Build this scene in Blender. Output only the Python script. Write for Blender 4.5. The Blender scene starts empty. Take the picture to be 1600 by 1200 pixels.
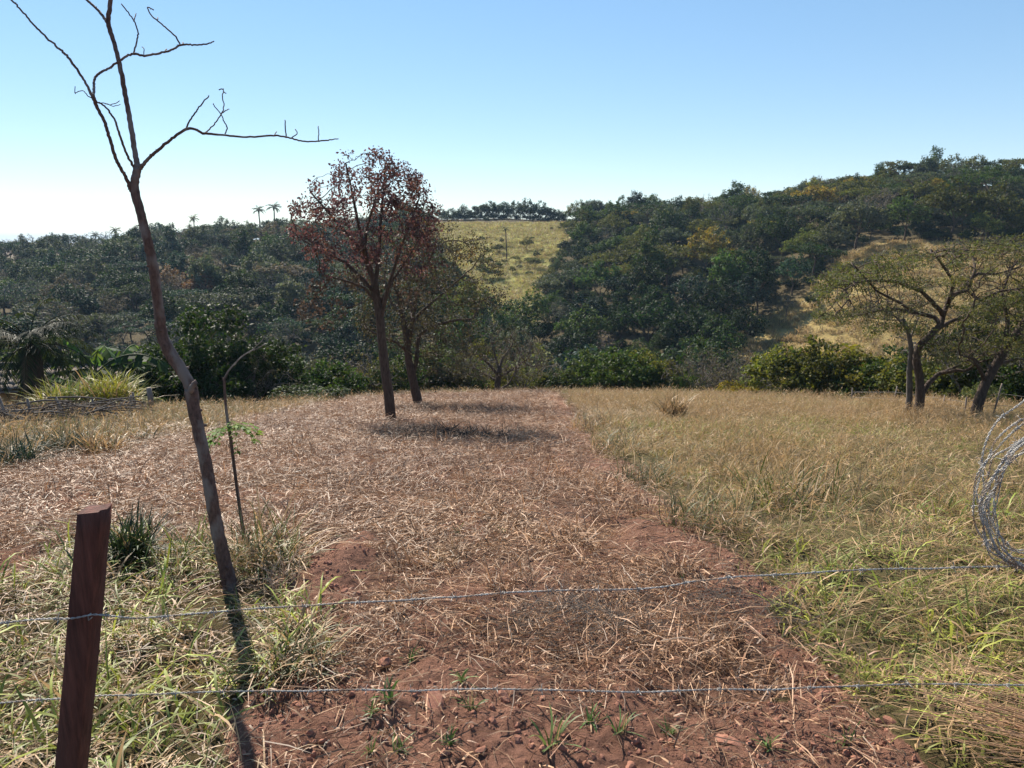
import bpy, math, random
import numpy as np
from mathutils import Vector, Matrix

random.seed(7)
RNG = np.random.default_rng(7)
S = bpy.context.scene
COL = S.collection

# ------------------------------------------------------------------ camera
CAM_Z = 1.6
PITCH = math.radians(10.9)
FPX = 1164.0                      # focal length in pixels of the 1600 wide photograph
cam_d = bpy.data.cameras.new('camera')
cam_d.sensor_width = 36.0
cam_d.lens = FPX / 1600 * 36
cam_d.clip_start = 0.05
cam_d.clip_end = 9000
cam = bpy.data.objects.new('camera', cam_d)
COL.objects.link(cam)
cam.location = (0, 0, CAM_Z)
cam.rotation_euler = (math.pi / 2 - PITCH, 0, 0)
S.camera = cam

# ------------------------------------------------------------------ sky and sun
SUN_EL, SUN_AZ = math.radians(39), math.radians(-30)      # azimuth from +Y towards +X
world = bpy.data.worlds.new('World')
S.world = world
world.use_nodes = True
wn = world.node_tree
sky = wn.nodes.new('ShaderNodeTexSky')
sky.sky_type = 'NISHITA'
sky.sun_disc = False
sky.sun_elevation = SUN_EL
sky.sun_rotation = SUN_AZ
sky.altitude = 700
sky.air_density = 1.0
sky.dust_density = 0.0
sky.ozone_density = 2.5
gm = wn.nodes.new('ShaderNodeGamma')
gm.inputs[1].default_value = 0.62
sat = wn.nodes.new('ShaderNodeHueSaturation')
sat.inputs['Saturation'].default_value = 1.38
sat.inputs['Value'].default_value = 1.2
wn.links.new(sky.outputs[0], gm.inputs[0])
wn.links.new(gm.outputs[0], sat.inputs['Color'])
wn.links.new(sat.outputs[0], wn.nodes['Background'].inputs[0])
wn.nodes['Background'].inputs[1].default_value = 0.13
sl = bpy.data.lights.new('sun', 'SUN')
sl.energy = 5.0
sl.angle = math.radians(0.5)
sl.color = (1.0, 0.91, 0.78)
sun = bpy.data.objects.new('sun', sl)
COL.objects.link(sun)
sdir = Vector((math.sin(SUN_AZ) * math.cos(SUN_EL), math.cos(SUN_AZ) * math.cos(SUN_EL), math.sin(SUN_EL)))
sun.rotation_euler = sdir.to_track_quat('Z', 'Y').to_euler()
sun.location = (0, 0, 60)
S.view_settings.view_transform = 'Standard'
S.view_settings.look = 'None'
S.view_settings.exposure = 0.95
S.view_settings.gamma = 1.0
S.view_settings.use_curve_mapping = False
S.render.engine = 'CYCLES'
S.cycles.max_bounces = 6
S.cycles.transmission_bounces = 4
S.cycles.volume_bounces = 1

# ------------------------------------------------------------------ noise, terrain
_T = np.random.default_rng(3).random((256, 256))


def vn(x, y):
    xi = np.floor(x).astype(int); yi = np.floor(y).astype(int)
    fx = x - xi; fy = y - yi
    fx = fx * fx * (3 - 2 * fx); fy = fy * fy * (3 - 2 * fy)
    a = _T[xi & 255, yi & 255]; b = _T[(xi + 1) & 255, yi & 255]
    c = _T[xi & 255, (yi + 1) & 255]; d = _T[(xi + 1) & 255, (yi + 1) & 255]
    return (a * (1 - fx) + b * fx) * (1 - fy) + (c * (1 - fx) + d * fx) * fy - 0.5


def fbm(x, y, o=4, g=0.5):
    s = 0; a = 1; t = 0
    for k in range(o):
        s = s + a * vn(x * 2 ** k + 17.3 * k, y * 2 ** k + 5.1 * k); t += a; a *= g
    return s / t


def zfield(x, y):
    y = np.asarray(y, float)
    yy = np.maximum(y, 0)
    return -0.175 * yy + 0.525 * (1 - np.exp(-yy / 3.0))


def ray(px, py):
    cx = (px - 800) / FPX; cy = (600 - py) / FPX
    return np.array([cx, math.cos(PITCH) + cy * math.sin(PITCH), -math.sin(PITCH) + cy * math.cos(PITCH)])


def proj(x, y, z):
    dz = z - CAM_Z
    dep = y * math.cos(PITCH) - dz * math.sin(PITCH)
    up = y * math.sin(PITCH) + dz * math.cos(PITCH)
    dep = np.where(dep > 0.05, dep, 0.05)
    return 800 + FPX * x / dep, 600 - FPX * up / dep


def at_field(px, py, tmax=60):
    """ground point under a pixel on the smooth field slope"""
    r = ray(px, py)
    lo, hi = 0.3, tmax
    for _ in range(40):
        m = (lo + hi) / 2
        p = r * m
        if p[2] + CAM_Z > zfield(p[0], p[1]): lo = m
        else: hi = m
    return np.array([r[0] * lo, r[1] * lo])


# field end by azimuth
_ed = [(-600, 655), (0, 648), (150, 644), (300, 640), (420, 636), (520, 627), (650, 617.5), (850, 612.5), (1100, 616), (1300, 623), (1400, 628), (1600, 640), (2200, 648)]
_EP = [at_field(a, b, 45) for a, b in _ed]
_EA = np.array([math.atan2(p[0], p[1]) for p in _EP]); _ER = np.array([math.hypot(*p) for p in _EP])


def az_of(px):
    return math.atan((px - 800) / FPX * 0.985)


_RA = np.array([az_of(p) for p in (-700, -200, 0, 150, 350, 520, 690, 885, 1000, 1100, 1200, 1300, 1450, 1600, 2000)])
_RR = np.array([300, 300, 300, 280, 250, 250, 265, 255, 235, 228, 222, 220, 215, 215, 215.])
_RZ = np.array([-6, -6, -4.5, -3.0, 1.5, 3.0, 8.3, 8.3, 8.3, 8.7, 10, 12.6, 14.6, 13.8, 14.])


def hfun(x, y, detail=True):
    x = np.asarray(x, float); y = np.asarray(y, float)
    r = np.hypot(x, y); az = np.arctan2(x, y)
    zf = zfield(x, y)
    E = np.interp(az, _EA, _ER)
    R = np.interp(az, _RA, _RR); Z = np.interp(az, _RA, _RZ)
    ex, ey = E * np.sin(az), E * np.cos(az)
    zE = zfield(ex, ey)
    rv, zv = 78.0, -19.0
    t = np.clip((r - E) / (rv - E), 0, 1)
    zA = zE + (zv - zE) * (0.55 * t * (2 - t) + 0.45 * t * t * (3 - 2 * t))
    u = np.clip((r - rv) / (R - rv), 0, 1)
    zB = zv + (Z - zv) * (0.5 * u + 0.5 * u * u * (3 - 2 * u))
    u2 = np.clip((r - R) / 500.0, 0, 1)
    zC = Z + (-9 - Z) * (u2 * u2 * (3 - 2 * u2))
    z = np.where(r < E, zf, np.where(r < rv, zA, np.where(r < R, zB, zC)))
    hill = np.clip((r - E - 8) / 40, 0, 1) * np.clip((700 - r) / 400, 0, 1)
    z = z + hill * fbm(x / 45, y / 45, 3) * 5
    # right spur of golden grass
    sa = az - az_of(1480)
    z = z + 7.0 * np.exp(-(sa / 0.20) ** 2) * np.exp(-((r - 118) / 34) ** 2)
    front = np.cos(az) > 0.0
    back = np.clip((0.35 - np.cos(az)) / 0.35, 0, 1)
    z = z * (1 - back) + back * np.where(r < 60, 0.0, 0.0)
    if detail:
        near = np.clip(1.4 - r / 30, 0.25, 1)
        z = z + near * (fbm(x * 0.7, y * 0.7, 3) * 0.10 + fbm(x * 3.1, y * 3.1, 3) * 0.12) * np.clip(r / 2, 0.2, 1)
        z = z + np.where(r < 14, fbm(x * 11, y * 11, 4) * 0.055, 0)
        # low earth mound beside the lawn, ridge and rut on the right
        mx, my = _MOUND
        z = z + 0.13 * np.exp(-((x - mx) / 0.22) ** 2 - ((y - my) / 0.7) ** 2)
    return z


_MOUND = at_field(530, 910)


def gz(x, y):
    return float(hfun(np.array([x]), np.array([y]))[0])


def at(px, py, tmax=400):
    r = ray(px, py)
    t = np.concatenate([np.linspace(0.5, 45, 1500), np.linspace(45.05, tmax, 2500)])
    P = r[None, :] * t[:, None]
    below = P[:, 2] + CAM_Z < hfun(P[:, 0], P[:, 1], detail=False)
    i = int(np.argmax(below)) if below.any() else len(t) - 1
    p = P[i]
    return Vector((p[0], p[1], gz(p[0], p[1])))


def atd(px, py, y):
    r = ray(px, py)
    t = y / r[1]
    return Vector((r[0] * t, y, CAM_Z + r[2] * t))


def inpoly(px, py, poly):
    px = np.asarray(px); py = np.asarray(py)
    res = np.zeros(px.shape, bool)
    n = len(poly)
    for i in range(n):
        x1, y1 = poly[i]; x2, y2 = poly[(i + 1) % n]
        if y1 == y2: continue
        c = ((y1 > py) != (y2 > py)) & (px < (x2 - x1) * (py - y1) / (y2 - y1) + x1)
        res ^= c
    return res


def wpoly(pts):
    return [tuple(at_field(a, b, 44)) for a, b in pts]


# ground regions as polygons in metres on the field
MOWN = wpoly([(-500, 800), (0, 735), (150, 706), (300, 684), (420, 652), (500, 634), (600, 624), (700, 620), (850, 614.5), (872, 618), (925, 690), (985, 745), (1065, 810),
              (1130, 855), (1185, 925), (1255, 1005), (1330, 1100), (1420, 1230), (380, 1230), (420, 1060), (470, 985), (478, 900), (420, 872), (350, 862), (180, 830), (0, 905), (-500, 990)])
GREEN_L = wpoly([(-700, 960), (0, 900), (100, 850), (190, 825), (350, 858), (480, 880), (468, 985), (425, 1060), (395, 1200), (390, 1800), (-1400, 1800)])
BARE = [wpoly(p) for p in (
    [(465, 1010), (560, 1000), (598, 850), (560, 835), (505, 860)],
    [(868, 612), (890, 640), (930, 700), (990, 755), (1060, 812), (1110, 850), (1070, 862), (1010, 800), (945, 745), (895, 690), (850, 625)],
    [(1100, 930), (1200, 970), (1290, 1040), (1340, 1100), (1440, 1180), (1700, 1500), (1300, 1500), (1250, 1120), (1200, 1030)],
    [(380, 1075), (520, 1050), (700, 1098), (1300, 1098), (1420, 1170), (1500, 1800), (380, 1800)],
    [(-100, 912), (60, 905), (120, 880), (30, 870), (-100, 890)],
    [(700, 800), (760, 800), (770, 860), (700, 850)],
    [(1100, 880), (1180, 890), (1210, 930), (1120, 920)])]
RIGHTG = wpoly([(880, 613.5), (935, 690), (995, 742), (1075, 808), (1140, 855), (1210, 925), (1290, 1000), (1350, 1090), (1450, 1180), (1600, 1400), (3000, 1600), (3200, 700), (2400, 655), (1600, 641), (1400, 630), (1100, 617.5)])
LEFTF = wpoly([(-900, 800), (0, 735), (150, 706), (300, 684), (420, 652), (500, 634), (520, 628), (420, 637), (300, 641), (150, 645), (0, 649), (-900, 652)])
GOLD_PX = [(1120, 556), (1180, 505), (1250, 470), (1285, 430), (1330, 396), (1380, 378), (1500, 380), (1900, 400), (1900, 600), (1400, 570), (1220, 566)]
CLEAR_PX = [(660, 349), (892, 348), (872, 375), (852, 400), (850, 465), (810, 485), (765, 470), (735, 425), (700, 390), (670, 362)]
CLEAR_R = 200


def burnt(x, y):  # charred ground, with the tree's cast shade painted into the same patch
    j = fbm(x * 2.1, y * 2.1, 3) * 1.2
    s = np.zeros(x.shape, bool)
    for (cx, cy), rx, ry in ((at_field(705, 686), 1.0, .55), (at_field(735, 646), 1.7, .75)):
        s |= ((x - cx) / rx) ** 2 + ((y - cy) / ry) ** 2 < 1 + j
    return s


def region(x, y):
    """0 other, 1 mown straw, 2 left lawn, 3 right grass, 4 left far grass ; bare as a second mask"""
    g = np.zeros(x.shape, int)
    jx = x + fbm(x * 1.3, y * 1.3, 4, .65) * 1.0; jy = y + fbm(x * 1.3 + 40, y * 1.3, 4, .65) * 1.0
    g[inpoly(jx, jy, LEFTF)] = 4
    g[inpoly(jx, jy, RIGHTG)] = 3
    g[inpoly(jx, jy, MOWN)] = 1
    g[inpoly(jx, jy, GREEN_L)] = 2
    b = np.zeros(x.shape, bool)
    jx = x + fbm(x * 3, y * 3, 3) * 0.22; jy = y + fbm(x * 3 + 40, y * 3, 3) * 0.22
    for p in BARE: b |= inpoly(jx, jy, p)
    return g, b


def hill_open(x, y, z):
    px, py = proj(x, y, z)
    r = np.hypot(x, y)
    px2, py2 = proj(x, y, z + 3.4)
    g = (inpoly(px, py, GOLD_PX) & (r > 80) & (r < 195)) | (inpoly(px2, py2, GOLD_PX) & (r > 70) & (r < 190))
    c = (inpoly(px, py, CLEAR_PX) & (r > 150)) | (inpoly(px2, py2, CLEAR_PX) & (r > 90))
    c |= (r > 262) & (px > 640) & (px < 905) & (r < 330)
    return g, c


# ------------------------------------------------------------------ mesh helpers
def mesh_from(name, V, F, mat=None, smooth=False, attrs=None):
    """V (n,3); F (m,k) array or list of faces"""
    me = bpy.data.meshes.new(name)
    V = np.asarray(V, dtype=np.float32)
    if isinstance(F, np.ndarray):
        m, k = F.shape
        me.vertices.add(len(V)); me.vertices.foreach_set('co', V.ravel())
        me.loops.add(m * k); me.loops.foreach_set('vertex_index', F.astype(np.int32).ravel())
        me.polygons.add(m)
        me.polygons.foreach_set('loop_start', np.arange(0, m * k, k, dtype=np.int32))
        me.polygons.foreach_set('loop_total', np.full(m, k, dtype=np.int32))
    else:
        me.from_pydata([tuple(map(float, v)) for v in V], [], F)
    me.update(calc_edges=True)
    if smooth:
        me.polygons.foreach_set('use_smooth', np.ones(len(me.polygons), bool))
    for k_, a in (attrs or {}).items():
        a = np.asarray(a, dtype=np.float32)
        if a.ndim == 1:
            at_ = me.attributes.new(k_, 'FLOAT', 'POINT'); at_.data.foreach_set('value', a)
        else:
            at_ = me.attributes.new(k_, 'FLOAT_COLOR', 'POINT')
            if a.shape[1] == 3: a = np.concatenate([a, np.ones((len(a), 1), np.float32)], 1)
            at_.data.foreach_set('color', a.ravel())
    if mat: me.materials.append(mat)
    return me


class MB:
    """collects tubes / boxes / leaves into one mesh"""
    def __init__(s): s.V = []; s.F = []; s.A = []; s.n = 0; s.Q = []
    def add(s, V, F, lv=0.5):
        V = np.asarray(V, float); F = np.asarray(F, int)
        s.V.append(V); s.F.append(F + s.n)
        s.A.append(np.full(len(V), lv) if np.isscalar(lv) else np.asarray(lv)); s.n += len(V)
    def tube(s, P, R, seg=6, lv=0.5, jit=0.0, cap=True):
        P = np.asarray([tuple(p) for p in P], float); R = np.asarray(R, float) * np.ones(len(P))
        n = len(P)
        T = np.gradient(P, axis=0); T /= np.linalg.norm(T, axis=1)[:, None] + 1e-9
        ref = np.array([0.31, 0.95, 0.05]) if abs(T[0] @ np.array([0.31, 0.95, 0.05])) < 0.9 else np.array([1, 0, 0.])
        N = np.empty_like(P)
        a = np.cross(T[0], ref); a /= np.linalg.norm(a)
        for i in range(n):
            a = a - T[i] * (a @ T[i]); a /= np.linalg.norm(a) + 1e-9
            N[i] = a
        B = np.cross(T, N)
        th = np.arange(seg) * 2 * math.pi / seg
        RR = R[:, None] * (1 + jit * (RNG.random((n, seg)) - 0.5) * 2)
        V = P[:, None, :] + RR[..., None] * (np.cos(th)[None, :, None] * N[:, None, :] + np.sin(th)[None, :, None] * B[:, None, :])
        V = V.reshape(-1, 3)
        i = np.arange(n - 1)[:, None] * seg; j = np.arange(seg)[None, :]; k = (j + 1) % seg
        F = np.stack([i + j, i + k, i + seg + k, i + seg + j], -1).reshape(-1, 4)
        if cap:
            V = np.concatenate([V, P[:1], P[-1:]])
            c0, c1 = n * seg, n * seg + 1
            jj = np.arange(seg); kk = (jj + 1) % seg
            F = np.concatenate([F, np.stack([kk, jj, np.full(seg, c0), np.full(seg, c0)], 1),
                                np.stack([(n - 1) * seg + jj, (n - 1) * seg + kk, np.full(seg, c1), np.full(seg, c1)], 1)])
        s.add(V, F, lv)
    def box(s, c, size, rot=None, lv=0.5):
        v = np.array([[x, y, z] for x in (-.5, .5) for y in (-.5, .5) for z in (-.5, .5)]) * np.array(size)
        if rot is not None: v = v @ np.array(rot).T
        f = [[0, 1, 3, 2], [4, 6, 7, 5], [0, 4, 5, 1], [2, 3, 7, 6], [0, 2, 6, 4], [1, 5, 7, 3]]
        s.add(v + np.array(c), f, lv)
    def mesh(s, name, mat, smooth=False):
        V = np.concatenate(s.V); F = np.concatenate(s.F); A = np.concatenate(s.A)
        deg = F[:, 2] == F[:, 3]
        if deg.any():
            me = bpy.data.meshes.new(name)
            Fq, Ft = F[~deg], F[deg][:, :3]
            me.vertices.add(len(V)); me.vertices.foreach_set('co', V.astype(np.float32).ravel())
            loops = np.concatenate([Fq.ravel(), Ft.ravel()]).astype(np.int32)
            me.loops.add(len(loops)); me.loops.foreach_set('vertex_index', loops)
            me.polygons.add(len(F))
            st = np.concatenate([np.arange(len(Fq)) * 4, len(Fq) * 4 + np.arange(len(Ft)) * 3]).astype(np.int32)
            me.polygons.foreach_set('loop_start', st)
            me.polygons.foreach_set('loop_total', np.concatenate([np.full(len(Fq), 4), np.full(len(Ft), 3)]).astype(np.int32))
            me.update(calc_edges=True)
            if smooth: me.polygons.foreach_set('use_smooth', np.ones(len(F), bool))
            a = me.attributes.new('lv', 'FLOAT', 'POINT'); a.data.foreach_set('value', A.astype(np.float32))
            if mat: me.materials.append(mat)
            return me
        return mesh_from(name, V, F, mat, smooth, {'lv': A})


def obj(name, me, parent=None, loc=(0, 0, 0), rot=(0, 0, 0), scale=None, tone=None):
    o = bpy.data.objects.new(name, me)
    COL.objects.link(o)
    o.location = loc; o.rotation_euler = rot
    if scale is not None: o.scale = scale if hasattr(scale, '__len__') else (scale,) * 3
    if parent: o.parent = parent
    if tone is not None: o['tone'] = [float(t) for t in tone]
    return o


def tag(o, label=None, cat=None, group=None, kind=None):
    if label: o['label'] = label
    if cat: o['category'] = cat
    if group: o['group'] = group
    if kind: o['kind'] = kind
    return o


def thing(name, label, cat, loc=(0, 0, 0), rotz=0, group=None, scale=1):
    o = obj(name, None, None, loc, (0, 0, rotz), scale)
    o.empty_display_size = 0.2
    return tag(o, label, cat, group)


def dup(root, loc=None, rotz=None, scale=None, label=None, tone=None):
    r = root.copy(); COL.objects.link(r)
    if loc is not None: r.location = loc
    if rotz is not None: r.rotation_euler = (0, 0, rotz)
    if scale is not None: r.scale = scale if hasattr(scale, '__len__') else (scale,) * 3
    if label: r['label'] = label
    for ch in list(root.children):
        c = ch.copy(); COL.objects.link(c); c.parent = r
        if tone is not None and 'tone' in ch.keys() and ch.get('leafy'): c['tone'] = [float(t) for t in tone]
        for g in ch.children:
            d = g.copy(); COL.objects.link(d); d.parent = c
    return r


def smooth_line(P, n=6):
    """Catmull-Rom through rows of any width"""
    P = np.asarray([tuple(p) for p in P], float)
    if len(P) < 3:
        t = np.linspace(0, 1, n * (len(P) - 1) + 1)[:, None]
        return P[0] * (1 - t) + P[-1] * t
    Q = np.concatenate([[2 * P[0] - P[1]], P, [2 * P[-1] - P[-2]]])
    out = []
    for i in range(1, len(Q) - 2):
        for t in np.linspace(0, 1, n, endpoint=False):
            a, b, c, d = Q[i - 1], Q[i], Q[i + 1], Q[i + 2]
            out.append(0.5 * (2 * b + (c - a) * t + (2 * a - 5 * b + 4 * c - d) * t * t + (3 * b - a - 3 * c + d) * t ** 3))
    out.append(P[-1])
    return np.array(out)


# ------------------------------------------------------------------ materials
def newmat(name):
    m = bpy.data.materials.new(name); m.use_nodes = True
    nt = m.node_tree; nt.nodes.clear()
    return m, nt, nt.nodes, nt.links


def nd(nt, t, **k):
    n = nt.nodes.new(t)
    for a, v in k.items():
        if a == 'inp':
            for s, val in v.items(): n.inputs[s].default_value = val
        else: setattr(n, a, v)
    return n


def leaf_material(name, transl=0.38, rough=0.62, spec=0.16, lo=0.55, hi=1.5, tint=(1.5, 1.45, 0.7)):
    m, nt, N, L = newmat(name)
    out = nd(nt, 'ShaderNodeOutputMaterial')
    tone = nd(nt, 'ShaderNodeAttribute', attribute_name='tone', attribute_type='INSTANCER')
    lv = nd(nt, 'ShaderNodeAttribute', attribute_name='lv', attribute_type='GEOMETRY')
    mr = nd(nt, 'ShaderNodeMapRange', inp={3: lo, 4: hi}); L.new(lv.outputs['Fac'], mr.inputs[0])
    hs = nd(nt, 'ShaderNodeHueSaturation')
    mh = nd(nt, 'ShaderNodeMapRange', inp={3: 0.5 - 0.035, 4: 0.5 + 0.03})
    fr = nd(nt, 'ShaderNodeMath', operation='MULTIPLY', inp={1: 7.31}); L.new(lv.outputs['Fac'], fr.inputs[0])
    fr2 = nd(nt, 'ShaderNodeMath', operation='FRACT'); L.new(fr.outputs[0], fr2.inputs[0])
    L.new(fr2.outputs[0], mh.inputs[0]); L.new(mh.outputs[0], hs.inputs['Hue'])
    L.new(mr.outputs[0], hs.inputs['Value'])
    L.new(tone.outputs['Color'], hs.inputs['Color'])
    p = nd(nt, 'ShaderNodeBsdfPrincipled', inp={'Roughness': rough, 'Specular IOR Level': spec})
    t = nd(nt, 'ShaderNodeBsdfTranslucent')
    tm = nd(nt, 'ShaderNodeMix', data_type='RGBA', blend_type='MULTIPLY', inp={0: 1.0})
    tm.inputs[7].default_value = (*tint, 1)
    L.new(hs.outputs[0], tm.inputs[6])
    L.new(hs.outputs[0], p.inputs['Base Color']); L.new(tm.outputs[2], t.inputs['Color'])
    mx = nd(nt, 'ShaderNodeMixShader', inp={0: transl})
    L.new(p.outputs[0], mx.inputs[1]); L.new(t.outputs[0], mx.inputs[2]); L.new(mx.outputs[0], out.inputs[0])
    return m


def grass_material(name, dry=(0.44, 0.29, 0.145), transl=0.3, lo=0.5, hi=1.35):
    """tone = live colour carried by the clump; 'dry' attribute picks dead blades"""
    m, nt, N, L = newmat(name)
    out = nd(nt, 'ShaderNodeOutputMaterial')
    tone = nd(nt, 'ShaderNodeAttribute', attribute_name='tone', attribute_type='INSTANCER')
    lv = nd(nt, 'ShaderNodeAttribute', attribute_name='lv', attribute_type='GEOMETRY')
    dr = nd(nt, 'ShaderNodeAttribute', attribute_name='dry', attribute_type='GEOMETRY')
    mr = nd(nt, 'ShaderNodeMapRange', inp={3: lo, 4: hi}); L.new(lv.outputs['Fac'], mr.inputs[0])
    mix = nd(nt, 'ShaderNodeMix', data_type='RGBA'); L.new(dr.outputs['Fac'], mix.inputs[0])
    L.new(tone.outputs['Color'], mix.inputs[6]); mix.inputs[7].default_value = (*dry, 1)
    hs = nd(nt, 'ShaderNodeHueSaturation'); L.new(mix.outputs[2], hs.inputs['Color']); L.new(mr.outputs[0], hs.inputs['Value'])
    p = nd(nt, 'ShaderNodeBsdfPrincipled', inp={'Roughness': 0.55, 'Specular IOR Level': 0.4})
    t = nd(nt, 'ShaderNodeBsdfTranslucent')
    L.new(hs.outputs[0], p.inputs['Base Color']); L.new(hs.outputs[0], t.inputs['Color'])
    mx = nd(nt, 'ShaderNodeMixShader', inp={0: transl})
    L.new(p.outputs[0], mx.inputs[1]); L.new(t.outputs[0], mx.inputs[2]); L.new(mx.outputs[0], out.inputs[0])
    return m


def rough_material(name, c1, c2, scale=20, bump=0.4, rough=0.85, stretch=(1, 1, 1), dist=0.01, c3=None, metallic=0.0, spec=0.3, bscale=None):
    m, nt, N, L = newmat(name)
    out = nd(nt, 'ShaderNodeOutputMaterial')
    tc = nd(nt, 'ShaderNodeTexCoord'); mp = nd(nt, 'ShaderNodeMapping'); mp.inputs['Scale'].default_value = stretch
    L.new(tc.outputs['Object'], mp.inputs[0])
    n1 = nd(nt, 'ShaderNodeTexNoise', inp={'Scale': scale, 'Detail': 8, 'Roughness': 0.65}); L.new(mp.outputs[0], n1.inputs['Vector'])
    cr = nd(nt, 'ShaderNodeValToRGB'); L.new(n1.outputs[0], cr.inputs[0])
    cr.color_ramp.elements[0].position = 0.32; cr.color_ramp.elements[1].position = 0.68
    cr.color_ramp.elements[0].color = (*c1, 1); cr.color_ramp.elements[1].color = (*c2, 1)
    src = cr.outputs[0]
    if c3:
        n2 = nd(nt, 'ShaderNodeTexNoise', inp={'Scale': scale * 0.17, 'Detail': 5}); L.new(mp.outputs[0], n2.inputs['Vector'])
        r2 = nd(nt, 'ShaderNodeValToRGB'); r2.color_ramp.elements[0].position = 0.5; r2.color_ramp.elements[1].position = 0.62
        L.new(n2.outputs[0], r2.inputs[0])
        mx = nd(nt, 'ShaderNodeMix', data_type='RGBA'); L.new(r2.outputs[0], mx.inputs[0]); L.new(src, mx.inputs[6]); mx.inputs[7].default_value = (*c3, 1)
        src = mx.outputs[2]
    p = nd(nt, 'ShaderNodeBsdfPrincipled', inp={'Roughness': rough, 'Metallic': metallic, 'Specular IOR Level': spec})
    L.new(src, p.inputs['Base Color'])
    nb = nd(nt, 'ShaderNodeTexNoise', inp={'Scale': bscale or scale * 1.7, 'Detail': 8, 'Roughness': 0.7}); L.new(mp.outputs[0], nb.inputs['Vector'])
    b = nd(nt, 'ShaderNodeBump', inp={'Strength': bump, 'Distance': dist}); L.new(nb.outputs[0], b.inputs['Height'])
    L.new(b.outputs[0], p.inputs['Normal']); L.new(p.outputs[0], out.inputs[0])
    return m


def soil_material():
    m, nt, N, L = newmat('soil')
    out = nd(nt, 'ShaderNodeOutputMaterial')
    at_ = nd(nt, 'ShaderNodeAttribute', attribute_name='soil', attribute_type='GEOMETRY')
    geo = nd(nt, 'ShaderNodeNewGeometry')
    n1 = nd(nt, 'ShaderNodeTexNoise', inp={'Scale': 1.6, 'Detail': 10, 'Roughness': 0.7}); L.new(geo.outputs['Position'], n1.inputs['Vector'])
    m1 = nd(nt, 'ShaderNodeMapRange', inp={1: 0.3, 2: 0.7, 3: 0.72, 4: 1.25}); L.new(n1.outputs[0], m1.inputs[0])
    n2 = nd(nt, 'ShaderNodeTexNoise', inp={'Scale': 35, 'Detail': 6, 'Roughness': 0.7}); L.new(geo.outputs['Position'], n2.inputs['Vector'])
    m2 = nd(nt, 'ShaderNodeMapRange', inp={1: 0.3, 2: 0.7, 3: 0.7, 4: 1.3}); L.new(n2.outputs[0], m2.inputs[0])
    mu = nd(nt, 'ShaderNodeMath', operation='MULTIPLY'); L.new(m1.outputs[0], mu.inputs[0]); L.new(m2.outputs[0], mu.inputs[1])
    hs = nd(nt, 'ShaderNodeHueSaturation'); L.new(at_.outputs['Color'], hs.inputs['Color']); L.new(mu.outputs[0], hs.inputs['Value'])
    p = nd(nt, 'ShaderNodeBsdfPrincipled', inp={'Roughness': 0.95, 'Specular IOR Level': 0.1})
    L.new(hs.outputs[0], p.inputs['Base Color'])
    v = nd(nt, 'ShaderNodeTexVoronoi', feature='F1', inp={'Scale': 22}); L.new(geo.outputs['Position'], v.inputs['Vector'])
    nb = nd(nt, 'ShaderNodeTexNoise', inp={'Scale': 14, 'Detail': 12, 'Roughness': 0.75}); L.new(geo.outputs['Position'], nb.inputs['Vector'])
    ad = nd(nt, 'ShaderNodeMath', operation='SUBTRACT'); L.new(nb.outputs[0], ad.inputs[0])
    mv = nd(nt, 'ShaderNodeMath', operation='MULTIPLY', inp={1: 0.35}); L.new(v.outputs['Distance'], mv.inputs[0]); L.new(mv.outputs[0], ad.inputs[1])
    nf = nd(nt, 'ShaderNodeTexNoise', inp={'Scale': 75, 'Detail': 8, 'Roughness': 0.8}); L.new(geo.outputs['Position'], nf.inputs['Vector'])
    b0 = nd(nt, 'ShaderNodeBump', inp={'Strength': 0.9, 'Distance': 0.018}); L.new(nf.outputs[0], b0.inputs['Height'])
    b = nd(nt, 'ShaderNodeBump', inp={'Strength': 1.0, 'Distance': 0.07}); L.new(ad.outputs[0], b.inputs['Height']); L.new(b0.outputs[0], b.inputs['Normal'])
    L.new(b.outputs[0], p.inputs['Normal']); L.new(p.outputs[0], out.inputs[0])
    return m


M_SOIL = soil_material()
M_LEAF = leaf_material('leaf')
M_LEAF_FAR = leaf_material('far_leaf', transl=0.3, rough=0.65, spec=0.11, lo=0.45, hi=1.75)
M_LEAF_RED = leaf_material('red_leaf', tint=(1.35, 1.0, 1.05))
M_LEAF_WAX = leaf_material('waxy_leaf', transl=0.25, rough=0.42, spec=0.4)
M_GRASS = grass_material('grass_blades')
M_STRAW = grass_material('straw_stems', dry=(0.46, 0.275, 0.155), transl=0.15, lo=0.32, hi=1.35)
M_BARK = rough_material('dark_bark', (0.035, 0.022, 0.016), (0.11, 0.075, 0.055), 30, 0.8, stretch=(1, 1, 0.25), dist=0.02)
M_BARKR = rough_material('reddish_sapling_bark', (0.060, 0.034, 0.028), (0.17, 0.098, 0.076), 70, 0.9, stretch=(1, 1, 0.45), dist=0.006, c3=(0.20, 0.155, 0.135))
M_BARKG = rough_material('grey_twig_bark', (0.07, 0.058, 0.048), (0.17, 0.145, 0.125), 25, 0.5, stretch=(1, 1, 0.3))
M_POST = rough_material('red_brown_post_wood', (0.050, 0.018, 0.013), (0.17, 0.060, 0.042), 60, 0.8, stretch=(1, 1, 0.10), dist=0.006, c3=(0.10, 0.040, 0.030))
M_WOODOLD = rough_material('weathered_wood', (0.12, 0.09, 0.075), (0.30, 0.25, 0.21), 18, 0.6, stretch=(1, 1, 0.2))
M_WIRE = rough_material('galvanised_wire', (0.22, 0.21, 0.195), (0.50, 0.485, 0.46), 90, 0.2, rough=0.6, metallic=0.3, dist=0.001, spec=0.4, c3=(0.24, 0.17, 0.125))
M_CLOD = rough_material('red_clod', (0.27, 0.125, 0.085), (0.38, 0.19, 0.13), 3, 0.35, rough=0.95, dist=0.02, spec=0.1)
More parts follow.
